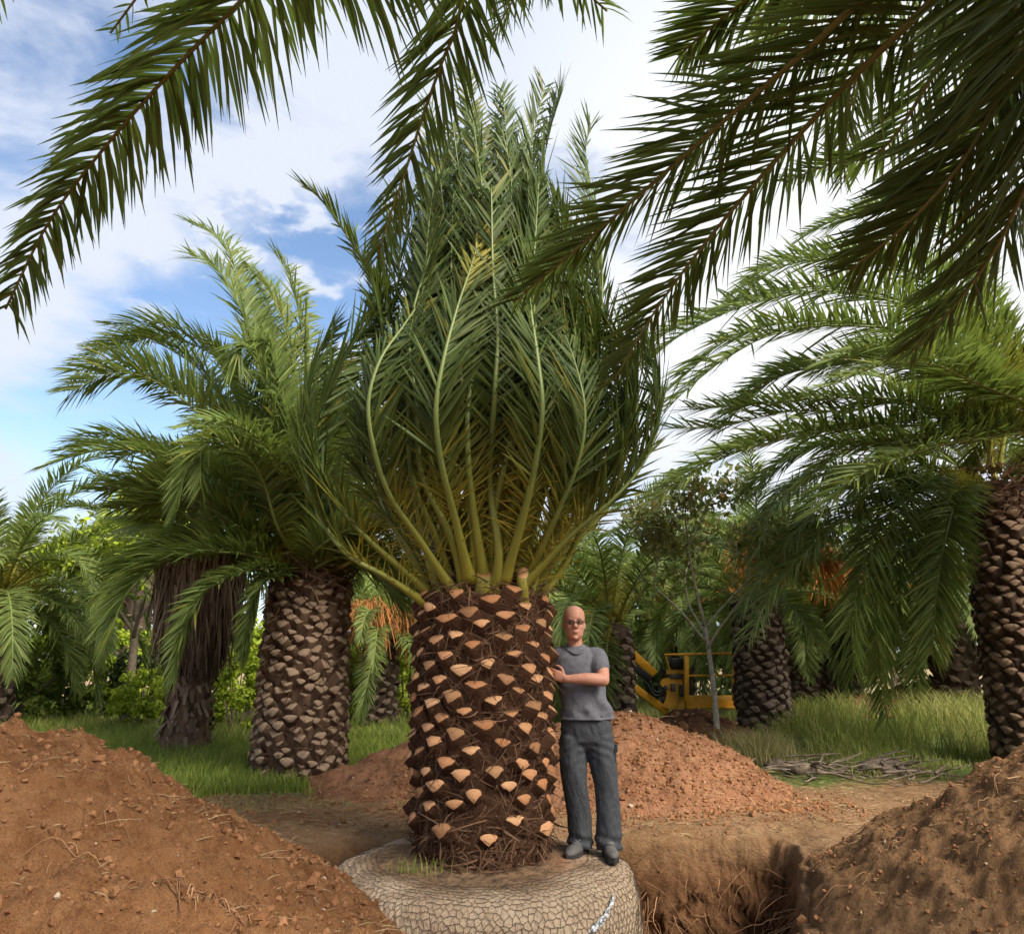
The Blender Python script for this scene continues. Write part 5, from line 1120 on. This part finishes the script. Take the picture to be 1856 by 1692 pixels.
    for (c, rz) in ((A((-.078, -.045, 0)), -.55), (A((.138, -.085, 0)), .08)):
        u = MB(); u.loft([((0, .115, .05), (.030, 0, 0), (0, .012, .036)), ((0, .09, .055), (.038, 0, 0), (0, 0, .052)), ((0, .02, .055), (.041, 0, 0), (0, 0, .055)), ((0, -.05, .045), (.046, 0, 0), (0, 0, .042)), ((0, -.11, .038), (.048, 0, 0), (0, 0, .033)), ((0, -.155, .032), (.036, 0, 0), (0, 0, .024)), ((0, -.175, .028), (.016, 0, 0), (0, 0, .014))], 18)
        limb(u, [A((0, .06, .06)), A((0, .065, .12))], (.045, .043), 14)
        x = remesh(u, 'shoe', sh, o, .006, 4); x.location = c; x.rotation_euler = (0, 0, rz)
        w = MB(); k = np.array([(0, .132), (.026, .122), (.038, .08), (.036, .0), (.046, -.07), (.050, -.115), (.038, -.16), (0, -.187), (-.038, -.16), (-.050, -.115), (-.046, -.07), (-.036, 0), (-.038, .08), (-.026, .122)]); n = len(k)
        w.add(np.vstack([np.c_[k, np.full(n, -.012)], np.c_[k, np.full(n, .024)]]), np.stack([np.arange(n), np.arange(n)+n, np.roll(np.arange(n), -1)+n, np.roll(np.arange(n), -1)], -1)); w.f.append(np.arange(n)[None]+n); w.mi.append(np.array([0])); q = w.build('sole', so, x, smooth=False)
        w = MB(); [w.tube([(-.026, yy, .092+.20*(yy+.06)), (.026, yy-.012, .092+.20*(yy+.06))], .0035, 5) for yy in (-.06, -.035, -.01)]; w.build('laces', lc, x)
man()

# ------------------------------------------------------------------ straw and dead leaf scraps on the bare soil
def litter():
    g = np.random.default_rng(55); m = MB(); n = 9000
    x = g.uniform(-3.2, 5.5, n); y = g.uniform(7.0, 10.6, n); x2 = g.uniform(-3.4, 4.2, 3500); y2 = g.uniform(3.4, 7.4, 3500); x = np.concatenate((x, x2)); y = np.concatenate((y, y2))
    k = (pit_sd(x, y) > .03) | on_mound(x, y); x, y = x[k], y[k]; n = len(x); z = surf(x, y) + .004
    a = g.uniform(0, 2*pi, n); D = np.stack([np.cos(a), np.sin(a), g.uniform(-.05, .25, n)], -1); L = g.uniform(.02, .12, n)*np.where(g.random(n) < .1, 2, 1); uu = np.array((0, .5, 1.0)); sd = np.stack([-np.sin(a), np.cos(a), 0*a], -1)
    P = np.stack([x, y, z], -1)[:, None] + D[:, None]*uu[None, :, None]*L[:, None, None] + sd[:, None]*(uu**2)[None, :, None]*(g.normal(0, .25, n)*L)[:, None, None]; P[:, 2, 2] -= .1*L
    W = nrm(sd + np.array((0, 0, .5)))[:, None]*(np.array((1, 1, .4))[None, :, None]*g.uniform(.0012, .004, (n, 1, 1)))
    m.ribbons(P, W, 0, np.stack([g.random(n), g.random(n), g.random(n)], -1))
    t = NT('straw'); r, gg, b = t.col()[:3]; tag(m.build('dry_litter', t.bsdf(t.mix(r, (.10, .06, .03), (.36, .25, .13)), .9, .1)), 'dry straw and leaf scraps lying on the bare soil', 'litter', kind='stuff')
litter()
